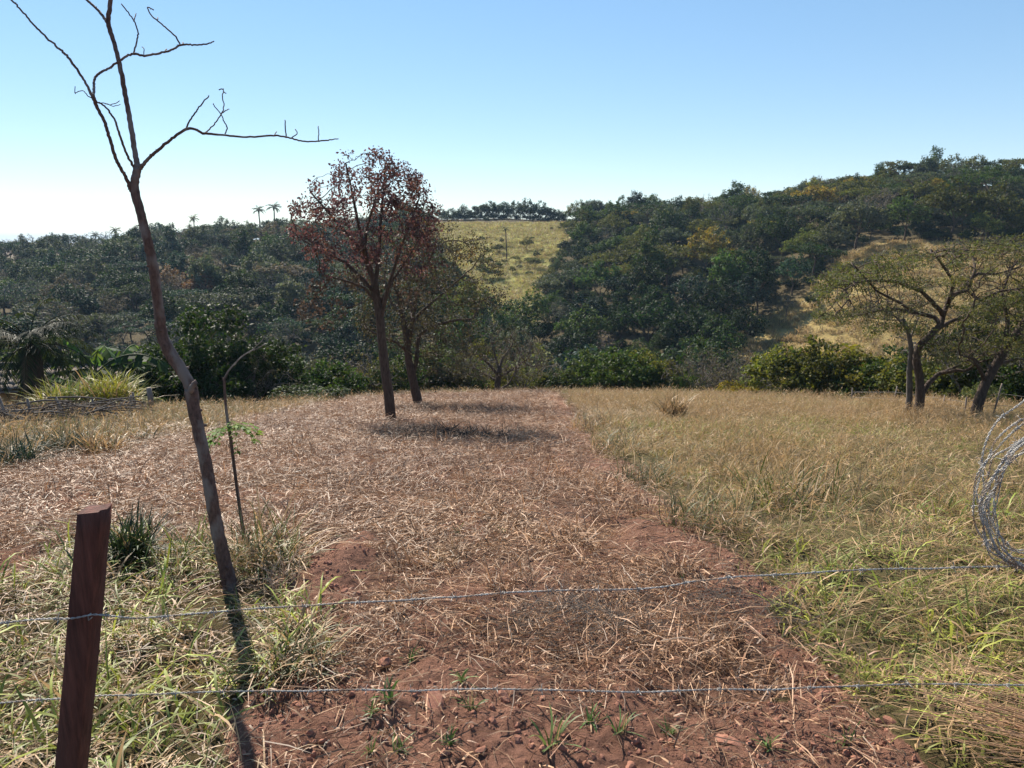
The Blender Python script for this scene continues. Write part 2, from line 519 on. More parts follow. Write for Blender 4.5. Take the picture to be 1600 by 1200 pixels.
M_DARKWIRE = rough_material('dull_wire', (0.12, 0.11, 0.10), (0.22, 0.20, 0.18), 60, 0.2)

# ------------------------------------------------------------------ ground sheet
def build_ground():
    fine = np.radians(np.linspace(-52, 52, 620))
    rest = np.radians(np.linspace(52, 308, 62)[1:-1])
    az = np.concatenate([fine, rest])
    rad = np.concatenate([1.2 * (42 / 1.2) ** np.linspace(0, 1, 470), 42 * (330 / 42) ** np.linspace(0, 1, 130)[1:], 330 * (6000 / 330) ** np.linspace(0, 1, 30)[1:]])
    A, R = np.meshgrid(az, rad)
    X = R * np.sin(A); Y = R * np.cos(A)
    X = np.concatenate([[0.0], X.ravel()]); Y = np.concatenate([[0.0], Y.ravel()])
    Z = hfun(X, Y)
    nA, nR = len(az), len(rad)
    i = np.arange(nR - 1)[:, None] * nA; j = np.arange(nA)[None, :]; k = (j + 1) % nA
    F = 1 + np.stack([i + j, i + k, i + nA + k, i + nA + j], -1).reshape(-1, 4)
    F = F[:, ::-1]
    cap = np.stack([np.zeros(nA, int), 1 + (np.arange(nA) + 1) % nA, 1 + np.arange(nA), 1 + np.arange(nA)], 1)
    g, b = region(X, Y)
    n1 = fbm(X * 0.8, Y * 0.8, 4); n2 = fbm(X * 4 + 9, Y * 4, 3)
    red = np.array([0.31, 0.160, 0.110]); straw = np.array([0.21, 0.118, 0.078]); olive = np.array([0.15, 0.12, 0.055]); lawn = np.array([0.13, 0.10, 0.045])
    C = np.tile(np.array([0.09, 0.07, 0.035]), (len(X), 1))
    r = np.hypot(X, Y)
    mixm = np.clip(0.5 + n1 * 2.2, 0, 1)[:, None]
    C[g == 1] = (straw * (1 - mixm) + red * mixm)[g == 1]
    C[g == 2] = lawn; C[g == 3] = olive; C[g == 4] = olive * 0.9
    C[b] = red
    go, cl = hill_open(X, Y, Z)
    C[go] = (0.33, 0.25, 0.10)
    C[cl] = (0.30, 0.28, 0.08)
    C[cl & (r > 262)] = (0.30, 0.18, 0.12)
    C[burnt(X, Y)] = (0.045, 0.030, 0.024)  # charred soil colour, darkened further to paint in the tree shade
    C[r > 420] = (0.22, 0.16, 0.11)
    C[(r < 60) & (np.cos(np.arctan2(X, Y)) < 0.3)] = (0.20, 0.09, 0.055)
    C *= (1 + n2 * 0.3)[:, None]
    V = np.stack([X, Y, Z], 1)
    mb = MB(); mb.add(V, np.concatenate([F, cap]))
    me = mb.mesh('ground', M_SOIL, True)
    a = me.attributes.new('soil', 'FLOAT_COLOR', 'POINT')
    a.data.foreach_set('color', np.concatenate([C, np.ones((len(C), 1))], 1).astype(np.float32).ravel())
    o = obj('ground', me)
    tag(o, 'red earth field falling away to a valley and rising to the wooded hills', kind='structure')


build_ground()

# ------------------------------------------------------------------ scattering
def blades(n, spread, length, width, lean, curl=0.6, segs=3, dry=0.5, flat=False, hook=0.0, seed=0, seedhead=0.0, bend_rand=0.4):
    """one clump of grass blades as a ribbon mesh (V,F,attrs)"""
    g = np.random.default_rng(seed)
    ang = g.random(n) * 2 * math.pi
    rad = spread * np.sqrt(g.random(n))
    P = np.stack([rad * np.cos(ang), rad * np.sin(ang), np.zeros(n)], 1)
    hd = g.random(n) * 2 * math.pi
    L = length * (0.45 + 0.75 * g.random(n))
    el = np.clip(lean + g.normal(0, bend_rand, n), 0.02 if flat else 0.1, 1.55)
    H = np.stack([np.cos(hd), np.sin(hd), np.zeros(n)], 1)
    side = np.stack([-np.sin(hd), np.cos(hd), np.zeros(n)], 1)
    if flat:
        P[:, 2] = g.random(n) * flat
        tw = g.random(n) * math.pi
        side = side * np.cos(tw)[:, None] + np.array([0, 0, 1.0]) * np.sin(tw)[:, None]
    else:
        tw = g.normal(0, 0.6, n)
        side = side * np.cos(tw)[:, None] + H * np.sin(tw)[:, None]
    W = width * (0.6 + 0.8 * g.random(n))
    rows = [P.copy()]; e = el.copy(); cur = P.copy()
    cu = curl * (0.3 + g.random(n))
    latc = g.normal(0, 0.35, n)
    for s_ in range(segs):
        d = H * np.cos(e)[:, None] + np.array([0, 0, 1.0]) * np.sin(e)[:, None] + side * (latc * (s_ / segs))[:, None]
        cur = cur + d * (L / segs)[:, None]
        if flat: cur[:, 2] = np.maximum(cur[:, 2], 0.003)
        rows.append(cur.copy())
        e = e - cu / segs * 1.6
    V = []; lvv = g.random(n); dd = (g.random(n) < dry).astype(float)
    nv = 2 * segs + 1
    allV = np.zeros((n, nv, 3))
    for s_ in range(segs):
        w = W * (1.0 if flat else (0.75 if s_ == 0 else 1.0 - 0.25 * s_ / segs)) * 0.5
        allV[:, 2 * s_] = rows[s_] - side * w[:, None]; allV[:, 2 * s_ + 1] = rows[s_] + side * w[:, None]
    allV[:, -1] = rows[-1]
    F = []
    base = np.arange(n) * nv
    for s_ in range(segs - 1):
        F.append(np.stack([base + 2 * s_, base + 2 * s_ + 1, base + 2 * s_ + 3, base + 2 * s_ + 2], 1))
    F.append(np.stack([base + nv - 3, base + nv - 2, base + nv - 1, base + nv - 1], 1))
    V = allV.reshape(-1, 3); lv = np.repeat(lvv, nv); dr = np.repeat(dd, nv)
    F = np.concatenate(F)
    if seedhead > 0:
        k = np.where(g.random(n) < seedhead)[0]
        hp = []; hf = []; off = len(V)
        for q in k:
            tip = rows[-1][q]; d = rows[-1][q] - rows[-2][q]; d /= np.linalg.norm(d) + 1e-9
            for t in range(3):
                a = g.normal(0, 1, 3); a -= d * (a @ d); a /= np.linalg.norm(a)
                c = tip - d * L[q] * 0.18 * g.random()
                w2 = W[q] * 1.3
                hp += [c, c + d * 0.05 + a * w2, c + d * 0.11 + a * w2 * 1.4, c + d * 0.05 - a * w2 * .2]
                hf.append([off, off + 1, off + 2, off + 3]); off += 4
        if hp:
            V = np.concatenate([V, hp]); F = np.concatenate([F, hf]); m_ = len(hp)
            lv = np.concatenate([lv, np.full(m_, 0.8)]); dr = np.concatenate([dr, np.ones(m_)])
    return V, F, lv, dr


def clump_mesh(name, mat, *parts):
    mb = MB(); D = []
    for V, F, lv, dr in parts:
        mb.add(V, F, lv); D.append(dr)
    me = mb.mesh(name, mat)
    a = me.attributes.new('dry', 'FLOAT', 'POINT'); a.data.foreach_set('value', np.concatenate(D).astype(np.float32))
    return me


def scatter(name, sources, pts, rot, scale, idx, tone, label, cat=None, kind='stuff'):
    col = bpy.data.collections.new(name + '_source')
    for i, me in enumerate(sources):
        o = bpy.data.objects.new('%s_source_%03d' % (name, i), me); col.objects.link(o)
    n = len(pts)
    me = bpy.data.meshes.new(name)
    me.vertices.add(n); me.vertices.foreach_set('co', np.asarray(pts, np.float32).ravel())
    def A(nm, ty, d, f):
        a = me.attributes.new(nm, ty, 'POINT'); a.data.foreach_set(f, np.ascontiguousarray(d).ravel())
    A('rot', 'FLOAT_VECTOR', np.asarray(rot, np.float32), 'vector')
    sc = np.asarray(scale, np.float32)
    if sc.ndim == 1: sc = np.repeat(sc[:, None], 3, 1)
    A('scl', 'FLOAT_VECTOR', sc, 'vector')
    A('idx', 'INT', np.asarray(idx, np.int32), 'value')
    A('tone', 'FLOAT_COLOR', np.concatenate([np.asarray(tone, np.float32), np.ones((n, 1), np.float32)], 1), 'color')
    o = obj(name, me)
    tag(o, label, cat, kind=kind)
    ng = bpy.data.node_groups.new(name + '_nodes', 'GeometryNodeTree')
    ng.interface.new_socket('Geometry', in_out='INPUT', socket_type='NodeSocketGeometry')
    ng.interface.new_socket('Geometry', in_out='OUTPUT', socket_type='NodeSocketGeometry')
    gi = ng.nodes.new('NodeGroupInput'); go = ng.nodes.new('NodeGroupOutput')
    ci = ng.nodes.new('GeometryNodeCollectionInfo'); ci.inputs[0].default_value = col
    ci.inputs['Separate Children'].default_value = True; ci.inputs['Reset Children'].default_value = True
    ip = ng.nodes.new('GeometryNodeInstanceOnPoints'); ip.inputs['Pick Instance'].default_value = True
    def na(nm, ty):
        x = ng.nodes.new('GeometryNodeInputNamedAttribute'); x.data_type = ty; x.inputs[0].default_value = nm; return x
    ng.links.new(gi.outputs[0], ip.inputs['Points']); ng.links.new(ci.outputs[0], ip.inputs['Instance'])
    ng.links.new(na('idx', 'INT').outputs[0], ip.inputs['Instance Index'])
    er = ng.nodes.new('FunctionNodeEulerToRotation'); ng.links.new(na('rot', 'FLOAT_VECTOR').outputs[0], er.inputs[0])
    ng.links.new(er.outputs[0], ip.inputs['Rotation'])
    ng.links.new(na('scl', 'FLOAT_VECTOR').outputs[0], ip.inputs['Scale'])
    ng.links.new(ip.outputs[0], go.inputs[0])
    md = o.modifiers.new('scatter', 'NODES'); md.node_group = ng
    return o


def sample_xy(dens, rmax=46, rmin=1.3, fall=1e9, amax=48):
    """points in the fan before the camera, density per m2, thinning as fall/r beyond fall"""
    area = math.radians(2 * amax) / 2 * (rmax ** 2 - rmin ** 2)
    n = int(area * dens)
    r = np.sqrt(RNG.random(n) * (rmax ** 2 - rmin ** 2) + rmin ** 2)
    a = np.radians((RNG.random(n) * 2 - 1) * amax)
    keep = RNG.random(n) < np.minimum(1, (fall / r) ** 1.0)
    r, a = r[keep], a[keep]
    return r * np.sin(a), r * np.cos(a), r


def place(name, sources, x, y, tone, smin, smax, label, sink=0.0, tilt=0.12, grow=0.0, cat=None, zs=None):
    n = len(x); r = np.hypot(x, y)
    z = hfun(x, y) - sink
    rot = np.stack([RNG.normal(0, tilt, n) - 0.12 * (y > 5), RNG.normal(0, tilt, n), RNG.random(n) * 6.283], 1)
    sc = (smin + (smax - smin) * RNG.random(n)) * (1 + grow * r / 30)
    if zs is not None: sc = np.stack([sc, sc, sc * zs], 1)
    return scatter(name, sources, np.stack([x, y, z], 1), rot, sc, RNG.integers(0, len(sources), n), tone, label, cat)


def tones(n, base, var=0.25, alt=None, w=None):
    b = np.tile(np.array(base, float), (n, 1))
    if alt is not None:
        b = b * (1 - w[:, None]) + np.array(alt) * w[:, None]
    return b * (1 + var * (RNG.random((n, 1)) * 2 - 1))


def build_ground_cover():
    # mown straw
    src = [clump_mesh('straw_litter', M_STRAW, blades(110, 0.38, 0.15, 0.0028, 0.10, 0.3, 2, 0.55, flat=0.045, seed=10 + i, bend_rand=0.14),
                      blades(130, 0.37, 0.05, 0.0062, 0.3, 1.2, 2, 0.35, seed=40 + i)) for i in range(8)]
    x, y, r = sample_xy(18, 42)
    g, b = region(x, y)
    n1 = fbm(x * 1.1 + 3, y * 1.1, 3)
    thick = np.clip(0.85 + n1 * 2.0 + np.clip((6 - y) / 10, 0, .25), 0.3, 1)
    k = (g == 1) & ~b & (RNG.random(len(x)) < thick) | (b & (RNG.random(len(x)) < np.where(y < 2.7, 0.34, 0.10))) | ((g == 2) & (RNG.random(len(x)) < 0.35))
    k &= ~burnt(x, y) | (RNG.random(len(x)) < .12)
    x, y = x[k], y[k]
    place('straw_litter', src, x, y, tones(len(x), (0.23, 0.112, 0.064), 0.45, (0.38, 0.225, 0.11), np.clip(0.5 + 1.6 * fbm(x * .5, y * .5, 2), 0, 1)), 0.7, 1.35,
          'pale brown cut straw lying over the red earth of the mown strip', sink=-0.004, grow=0.5, tilt=0.10)
    # mown stubble tufts
    src = [clump_mesh('stubble', M_STRAW, blades(55, 0.09, 0.17, 0.005, 0.9, 0.9, 3, 0.92, seed=60 + i)) for i in range(5)]
    x, y, r = sample_xy(6.0, 42); g, b = region(x, y)
    k = (g == 1) & ~b & ~burnt(x, y) & (fbm(x * 0.9, y * 0.9 + 7, 3) > -0.12)
    x, y = x[k], y[k]
    place('dry_stubble', src, x, y, tones(len(x), (0.20, 0.115, 0.065), 0.45), 0.5, 1.5, 'short dry grass stubble left standing across the mown strip', sink=0.01, grow=0.5)
    # right-hand dry grass
    src = [clump_mesh('dry_grass', M_GRASS, blades(30, 0.18, 0.36, 0.0042, 1.0, 0.8, 3, 0.8, seed=80 + i, seedhead=0.3, bend_rand=.5),
                      blades(54, 0.2, 0.17, 0.0085, 0.6, 1.1, 3, 0.3, seed=90 + i, bend_rand=.5)) for i in range(8)]
    x, y, r = sample_xy(17, 44, fall=26); g, b = region(x, y)
    px, py = proj(x, y, hfun(x, y, False))
    wgreen = np.clip(0.45 + 1.8 * fbm(x * .35 + 11, y * .35, 3) + np.clip((py - 760) / 400, 0, 0.5), 0, 1)
    k = (g == 3) & (~b | (RNG.random(len(x)) < .1)) & (RNG.random(len(x)) < np.clip(0.9 + fbm(x * 0.8, y * 0.8, 2), 0.35, 1))
    x, y, w = x[k], y[k], wgreen[k]
    hs_ = np.clip(0.85 + 1.3 * fbm(x * .55 + 5, y * .55, 3), 0.45, 1.35) * np.clip(.62 + np.hypot(x, y) / 22, .75, 1.05)
    place('dry_pasture_grass', src, x, y, tones(len(x), (0.29, 0.205, 0.08), 0.45, (0.24, 0.28, 0.04), w), 0.5, 1.0,
          'knee high straw coloured pasture grass with green blades right of the mown strip', sink=0.01, grow=0.2, tilt=0.22, zs=hs_)
    # long green blades bottom right
    src = [clump_mesh('green_blades', M_GRASS, blades(30, 0.16, 0.34, 0.011, 0.75, 1.1, 4, 0.28, seed=110 + i)) for i in range(6)]
    x, y, r = sample_xy(26, 9); g, b = region(x, y); px, py = proj(x, y, hfun(x, y, False))
    k = (g == 3) & ~b & (RNG.random(len(x)) < np.clip((py - 780) / 200, 0, 1) * np.clip(0.55 + 2 * fbm(x * .9, y * .9, 2), 0.05, 1) * np.clip((px - 1050) / 250, 0.1, 1))
    xa, ya = x[k], y[k]
    k = (g == 2) & (RNG.random(len(x)) < np.clip(0.8 + 1.8 * fbm(x * 1.2, y * 1.2, 2), 0.25, 1))
    x, y = np.concatenate([xa, x[k]]), np.concatenate([ya, y[k]])
    place('green_grass', src, x, y, tones(len(x), (0.20, 0.26, 0.04), 0.3, (0.34, 0.35, 0.06), np.clip(0.5 + 2 * fbm(x, y, 2), 0, 1)), 0.5, 1.0,
          'arching yellow green grass blades in the near corners of the field', sink=0.01, tilt=0.2)
    # matted pale dead grass of left lawn and near right
    src = [clump_mesh('matted_grass', M_GRASS, blades(60, 0.22, 0.26, 0.006, 0.35, 0.6, 3, 0.62, seed=130 + i, bend_rand=0.25)) for i in range(6)]
    x, y, r = sample_xy(22, 10); g, b = region(x, y); px, py = proj(x, y, hfun(x, y, False))
    k = ((g == 2) & (RNG.random(len(x)) < 0.45)) | ((g == 3) & ~b & (RNG.random(len(x)) < np.clip((py - 760) / 300, 0, .6)))
    x, y = x[k], y[k]
    place('matted_grass', src, x, y, tones(len(x), (0.24, 0.27, 0.07), 0.3), 0.55, 1.0, 'pale matted dead grass under the green blades in the near corners', sink=0.0, tilt=0.12)
    # left far grass
    src = [clump_mesh('rough_grass', M_GRASS, blades(44, 0.2, 0.42, 0.010, 1.0, 0.9, 3, 0.5, seed=150 + i, seedhead=0.1)) for i in range(6)]
    x, y, r = sample_xy(14, 44, 6); g, b = region(x, y)
    E = np.interp(np.arctan2(x, y), _EA, _ER)
    az = np.arctan2(x, y)
    k = (g == 4) | ((g != 2) & (np.abs(r - E - 0.5) < 1.6 + fbm(x, y, 2)) & (RNG.random(len(x)) < 0.6)) | ((g == 0) & (r < E + 10) & (r > E - 1) & (az < az_of(470)) & (y > 12))
    x, y = x[k], y[k]
    place('rough_grass', src, x, y, tones(len(x), (0.17, 0.19, 0.05), 0.4, (0.33, 0.22, 0.10), np.clip(0.5 + 2.2 * fbm(x * .6, y * .6, 2), 0, 1)), 0.5, 0.95,
          'rough green and rusty grass along the far edge of the mown field', sink=0.02, grow=0.2)
    # hillside grass
    src = [clump_mesh('hill_grass', M_GRASS, blades(70, 0.9, 0.9, 0.06, 0.8, 1.0, 2, 0.4, seed=170 + i)) for i in range(5)]
    n = 120000
    a = np.radians(RNG.random(n) * 100 - 50); r = np.sqrt(RNG.random(n) * (335 ** 2 - 80 ** 2) + 80 ** 2)
    x, y = r * np.sin(a), r * np.cos(a); z = hfun(x, y)
    go, cl = hill_open(x, y, z)
    band = (np.sin(z * 5.2 + fbm(x / 6, y / 6, 2) * 9) > -0.3)
    k = (go & (band | (RNG.random(n) < .3))) | (cl & (RNG.random(n) < .6))
    x, y, r, go, cl = x[k], y[k], r[k], go[k], cl[k]
    t = tones(len(x), (0.42, 0.32, 0.125), 0.3)
    c2 = cl & (r < 262); t[c2] = tones(c2.sum(), (0.40, 0.38, 0.10), 0.3)
    c3 = cl & (r >= 262); t[c3] = tones(c3.sum(), (0.36, 0.22, 0.15), 0.25)
    place('hillside_grass', src, x, y, t, 0.7, 1.3, 'golden grass tussocks on the open slopes of the far hill', sink=0.05)
    # crumbs of red earth
    src = []
    for i in range(5):
        src.append(clod_mesh(0.5 + 0.2 * i, 300 + i))
    x, y, r = sample_xy(1500, 8, fall=2.5); g, b = region(x, y)
    k = b & (fbm(x * 2, y * 2, 2) > -0.2) | ((g == 1) & (RNG.random(len(x)) < 0.05))
    x, y = x[k], y[k]
    s_ = 0.003 + 0.017 * RNG.random(len(x)) ** 5
    z = hfun(x, y)
    scatter('soil_crumbs', src, np.stack([x, y, z], 1), RNG.random((len(x), 3)) * 6, s_, RNG.integers(0, 5, len(x)), tones(len(x), (.3, .13, .08)), 'loose crumbs of red earth on the bare soil')


def clod_mesh(sd, seed):
    import bmesh
    g = np.random.default_rng(seed)
    bm = bmesh.new(); bmesh.ops.create_icosphere(bm, subdivisions=2, radius=1)
    me = bpy.data.meshes.new('clod'); bm.to_mesh(me); bm.free()
    n = len(me.vertices); co = np.zeros(n * 3, np.float32); me.vertices.foreach_get('co', co); co = co.reshape(-1, 3)
    ax = g.normal(0, 1, (14, 3)); ax /= np.linalg.norm(ax, axis=1)[:, None]
    d = 0.55 + 0.4 * g.random(14)
    for a, dd in zip(ax, d):                # chop planes: angular lump
        h = co @ a; k = h > dd
        co[k] -= np.outer(h[k] - dd, a)
    co += g.normal(0, 0.05, co.shape)
    co *= np.array([1.2, 0.95, 0.7])
    me.vertices.foreach_set('co', co.astype(np.float32).ravel()); me.update()
    me.materials.append(M_CLOD)
    return me


build_ground_cover()
# ------------------------------------------------------------------ labels of repeated things
REG = {}
ORD = ['leftmost', 'second', 'third', 'fourth', 'fifth', 'sixth', 'seventh', 'eighth', 'ninth', 'tenth', 'eleventh', 'twelfth', 'thirteenth']


def note(o, what, plural, where, px):
    REG.setdefault((what, plural, where), []).append((px, o))


def settle_labels():
    for (what, plural, where), L in REG.items():
        L.sort(key=lambda t: t[0]); n = len(L)
        for i, (px, o) in enumerate(L):
            if n == 1: o['label'] = '%s %s' % (what, where)
            else:
                o['group'] = '%s %s' % (plural, where)
                if n <= 13: o['label'] = '%s of %d %s %s, from left' % ('rightmost' if i == n - 1 else ORD[i], n, plural, where)
                else: o['label'] = '%s %s' % (what, where)


# ------------------------------------------------------------------ tree growing
def colonise(limbs, att, step=0.1, di=1.0, dk=0.15, iters=120, trop=(0, 0, 0.0), wob=0.15, seed=0, maxn=6000):
    """limbs: polylines of points (first starts at the base). Returns nodes, parent, fixed-limb radius hints"""
    g = np.random.default_rng(seed)
    P = []; par = []; hint = []
    for li, (pts, r0, r1) in enumerate(limbs):
        pts = np.asarray([tuple(p) for p in pts], float)
        seg = np.linalg.norm(np.diff(pts, axis=0), axis=1); n = max(2, int(seg.sum() / step))
        t = np.linspace(0, 1, n + 1); cum = np.concatenate([[0], np.cumsum(seg)]) / seg.sum()
        Q = np.stack([np.interp(t, cum, pts[:, k]) for k in range(3)], 1)
        if li == 0:
            P.append(Q[0]); par.append(-1); hint.append(r0); last = 0
        else:
            last = int(np.argmin(np.linalg.norm(np.array(P) - Q[0], axis=1)))
        for q, tt in zip(Q[1:], t[1:]):
            P.append(q); par.append(last); hint.append(r0 + (r1 - r0) * tt); last = len(P) - 1
    nb = len(P)
    P = np.array(P); par = list(par); hint = list(hint)
    att = np.asarray(att, float)
    D = np.linalg.norm(att[:, None] - P[None], axis=2)
    near = D.argmin(1); dist = D.min(1)
    alive = dist > dk * 0.5
    trop = np.array(trop, float)
    for it in range(iters):
        act = alive & (dist < di)
        if not act.any():
            if not alive.any() or it > 12: break
            di *= 1.5; continue
        ids = near[act]
        v = att[act] - P[ids]; v /= np.linalg.norm(v, axis=1)[:, None] + 1e-9
        u, inv = np.unique(ids, return_inverse=True)
        acc = np.zeros((len(u), 3)); np.add.at(acc, inv, v)
        acc /= np.linalg.norm(acc, axis=1)[:, None] + 1e-9
        acc += g.normal(0, wob, acc.shape) + trop
        acc /= np.linalg.norm(acc, axis=1)[:, None] + 1e-9
        new = P[u] + acc * step
        base = len(P)
        P = np.concatenate([P, new]); par += [int(q) for q in u]; hint += [0] * len(u)
        d2 = np.linalg.norm(att[:, None] - new[None], axis=2)
        m = d2.min(1); mi = d2.argmin(1) + base
        b = m < dist; near[b] = mi[b]; dist[b] = m[b]
        alive &= dist > dk
        if len(P) > maxn: break
    return P, np.array(par), np.array(hint), nb


def radii(par, hint, tip, ex=2.3):
    n = len(par); acc = np.zeros(n)
    r = np.zeros(n)
    for i in range(n - 1, -1, -1):
        r[i] = max(tip if acc[i] == 0 else acc[i] ** (1 / ex), hint[i])
        if hint[i] > 0: r[i] = hint[i]
        if par[i] >= 0: acc[par[i]] += r[i] ** ex
    return r


def branch_mesh(name, P, par, r, mat, seg=5, minr=0.0, jit=0.06, segthick=8, thick=0.05):
    n = len(P); ch = [[] for _ in range(n)]
    for i, p in enumerate(par):
        if p >= 0: ch[p].append(i)
    mb = MB(); st = [(0, -1)]
    while st:
        i, frm = st.pop()
        c = [frm, i] if frm >= 0 else [i]
        cur = i
        while ch[cur]:
            k = sorted(ch[cur], key=lambda q: -r[q])
            for q in k[1:]: st.append((q, cur))
            cur = k[0]; c.append(cur)
        if r[c[-1] if len(c) < 2 else c[1]] < minr or len(c) < 2: continue
        rr = r[c].copy()
        if frm >= 0: rr[0] = min(rr[0], rr[1] * 1.25)
        sg = segthick if rr.max() > thick else (seg if rr.max() > thick * 0.25 else 3)
        mb.tube(P[c], rr, sg, jit=jit, cap=rr.max() > thick * .5)
    return mb.mesh(name, mat, True)


def leaf_mesh(name, pts, n, spread, size, mat, seed=0, aspect=0.5, droop=0.3, up=0.5, face=None, vert=0.0):
    """n leaves round every point; each leaf a folded four-cornered blade"""
    g = np.random.default_rng(seed)
    C = np.repeat(pts, n, axis=0)
    m = len(C)
    o = g.normal(0, 1, (m, 3)); o *= (spread * (0.3 + 0.7 * g.random((m, 1))) / (np.linalg.norm(o, axis=1)[:, None] + 1e-9))
    o[:, 2] *= 1 - vert
    C = C + o
    d = g.normal(0, 1, (m, 3)); d[:, 2] -= droop; d /= np.linalg.norm(d, axis=1)[:, None]
    nn = g.normal(0, 1, (m, 3)); nn[:, 2] += up * 2; s = np.cross(d, nn); s /= np.linalg.norm(s, axis=1)[:, None] + 1e-9
    nrm = np.cross(s, d)
    L = size * (0.6 + 0.8 * g.random((m, 1))); W = L * aspect * 0.5
    V = np.stack([C, C + d * L * 0.45 + s * W + nrm * W * 0.3, C + d * L, C + d * L * 0.45 - s * W + nrm * W * 0.3], 1).reshape(-1, 3)
    F = (np.arange(m) * 4)[:, None] + np.arange(4)[None]
    cl = np.repeat(g.random(len(pts)), n)
    lv = np.clip(0.6 * g.random(m) + 0.4 * cl, 0, 1)
    return mesh_from(name, V, F, mat, False, {'lv': np.repeat(lv, 4)})


def dome_points(n, R, H, z0, seed, lump=0.35, shell=0.55, flat=1.0, nl=9):
    """attractor points inside an irregular crown: union of lobes"""
    g = np.random.default_rng(seed)
    out = []
    lob = []
    for k in range(nl):
        a = 6.283 * k / nl + g.normal(0, 0.4); q = R * (0.35 + 0.4 * g.random()) * (k > 0)
        lob.append((q * math.cos(a), q * math.sin(a), z0 + H * (0.42 + 0.28 * g.random() - 0.30 * (q / R) ** 2 + (0.12 if k == 0 else 0)), R * (0.32 + 0.22 * g.random()), H * (0.22 + 0.16 * g.random()) * flat))
    for k in range(n):
        c = lob[g.integers(0, nl)]
        v = g.normal(0, 1, 3); v /= np.linalg.norm(v)
        if v[2] < -0.2: v[2] *= 0.4
        rr = shell + (1 - shell) * g.random()
        out.append((c[0] + v[0] * c[3] * rr, c[1] + v[1] * c[3] * rr, c[2] + v[2] * c[4] * rr))
    return np.array(out)


def tips_of(P, par, nb, extra=1):
    n = len(P); has = np.zeros(n, bool); has[par[par >= 0]] = True
    t = np.where(~has)[0]; t = t[t >= nb] if nb < n else t
    ids = set(t.tolist())
    for i in list(ids):
        p = par[i]
        for _ in range(extra):
            if p >= nb: ids.add(int(p)); p = par[p]
    return P[sorted(ids)]


def tree_kind(name, R, H, bare, natt, leafn, spread, size, mat_l=None, mat_b=None, flat=1.0, seed=0, tip=0.02, r0=0.16, step=0.3, aspect=0.5, forks=3, nl=9, shell=0.55, vert=0.3, up=0.6):
    """returns (trunk mesh, crown mesh) for a tree of height bare+H standing at the origin"""
    g = np.random.default_rng(seed)
    att = dome_points(natt, R, H, bare, seed, flat=flat, nl=nl, shell=shell)
    limbs = [([(0, 0, -0.4), (g.normal(0, .05) * bare, g.normal(0, .05) * bare, bare * 0.5), (g.normal(0, .08) * bare, g.normal(0, .08) * bare, bare)], r0, r0 * 0.7)]
    top = limbs[0][0][-1]
    for k in range(forks):
        a = 6.283 * k / forks + g.normal(0, .3)
        q = R * 0.45
        limbs.append(([top, (top[0] + math.cos(a) * q * .5, top[1] + math.sin(a) * q * .5, top[2] + H * .22), (top[0] + math.cos(a) * q, top[1] + math.sin(a) * q, top[2] + H * .36)], r0 * 0.55, r0 * 0.22))
    P, par, hint, nb = colonise(limbs, att, step, 5.0, step * 1.1, 80, (0, 0, 0.05), 0.2, seed)
    r = radii(par, hint, tip)
    bm_ = branch_mesh(name + '_trunk', P, par, r, mat_b or M_BARK, seg=4, segthick=6, thick=0.12)
    tp = tips_of(P, par, nb, 2)
    cm = leaf_mesh(name + '_crown', tp, leafn, spread, size, mat_l or M_LEAF, seed, aspect=aspect, vert=vert, up=up) if leafn else None
    return bm_, cm


TONES = {
    'dark green': (0.017, 0.034, 0.012), 'mid green': (0.040, 0.068, 0.019), 'olive': (0.082, 0.090, 0.025),
    'grey green': (0.062, 0.080, 0.052), 'blue green': (0.020, 0.042, 0.032), 'grey brown': (0.088, 0.074, 0.064),
    'dusky brown': (0.070, 0.062, 0.050), 'rust brown': (0.125, 0.075, 0.045), 'yellow green': (0.115, 0.120, 0.028), 'golden': (0.22, 0.17, 0.035)}


def jit_tone(t, v=0.2):
    k = 1 + v * (random.random() * 2 - 1)
    return [c * k * (1 + 0.08 * (random.random() * 2 - 1)) for c in t]


def plant_tree(kind, name, label, cat, loc, rotz, scale, tone, group=None, mesh_pair=None, btone=None):
    t = thing(name, label, cat, loc, rotz, group, scale)
    b, c = mesh_pair
    obj('trunk', b, t)
    if c is not None:
        o = obj('crown', c, t, tone=tone)
    return t


# forest kinds (seen from 60 m and more)
FAR = {}
FAR['round'] = [tree_kind('wood_round', 3.6, 5.4, 2.0, 190, 26, 0.62, 0.34, mat_l=M_LEAF_FAR, up=1.3, seed=500 + i, step=0.55, tip=0.03, aspect=0.6) for i in range(6)]
FAR['tall'] = [tree_kind('wood_tall', 2.9, 7.0, 2.4, 190, 26, 0.6, 0.34, mat_l=M_LEAF_FAR, up=1.3, seed=520 + i, step=0.55, tip=0.03, aspect=0.6) for i in range(4)]
FAR['umbrella'] = [tree_kind('wood_umbrella', 4.6, 3.2, 3.4, 190, 22, 0.6, 0.30, mat_l=M_LEAF_FAR, up=1.3, seed=540 + i, step=0.55, tip=0.03, flat=0.55, aspect=0.5, vert=0.7) for i in range(4)]
FAR['thin'] = [tree_kind('wood_thin', 3.2, 5.5, 2.0, 220, 6, 0.5, 0.26, mat_l=M_LEAF_FAR, up=1.3, seed=560 + i, step=0.42, tip=0.028, mat_b=M_BARKG, r0=0.13, aspect=0.4) for i in range(4)]


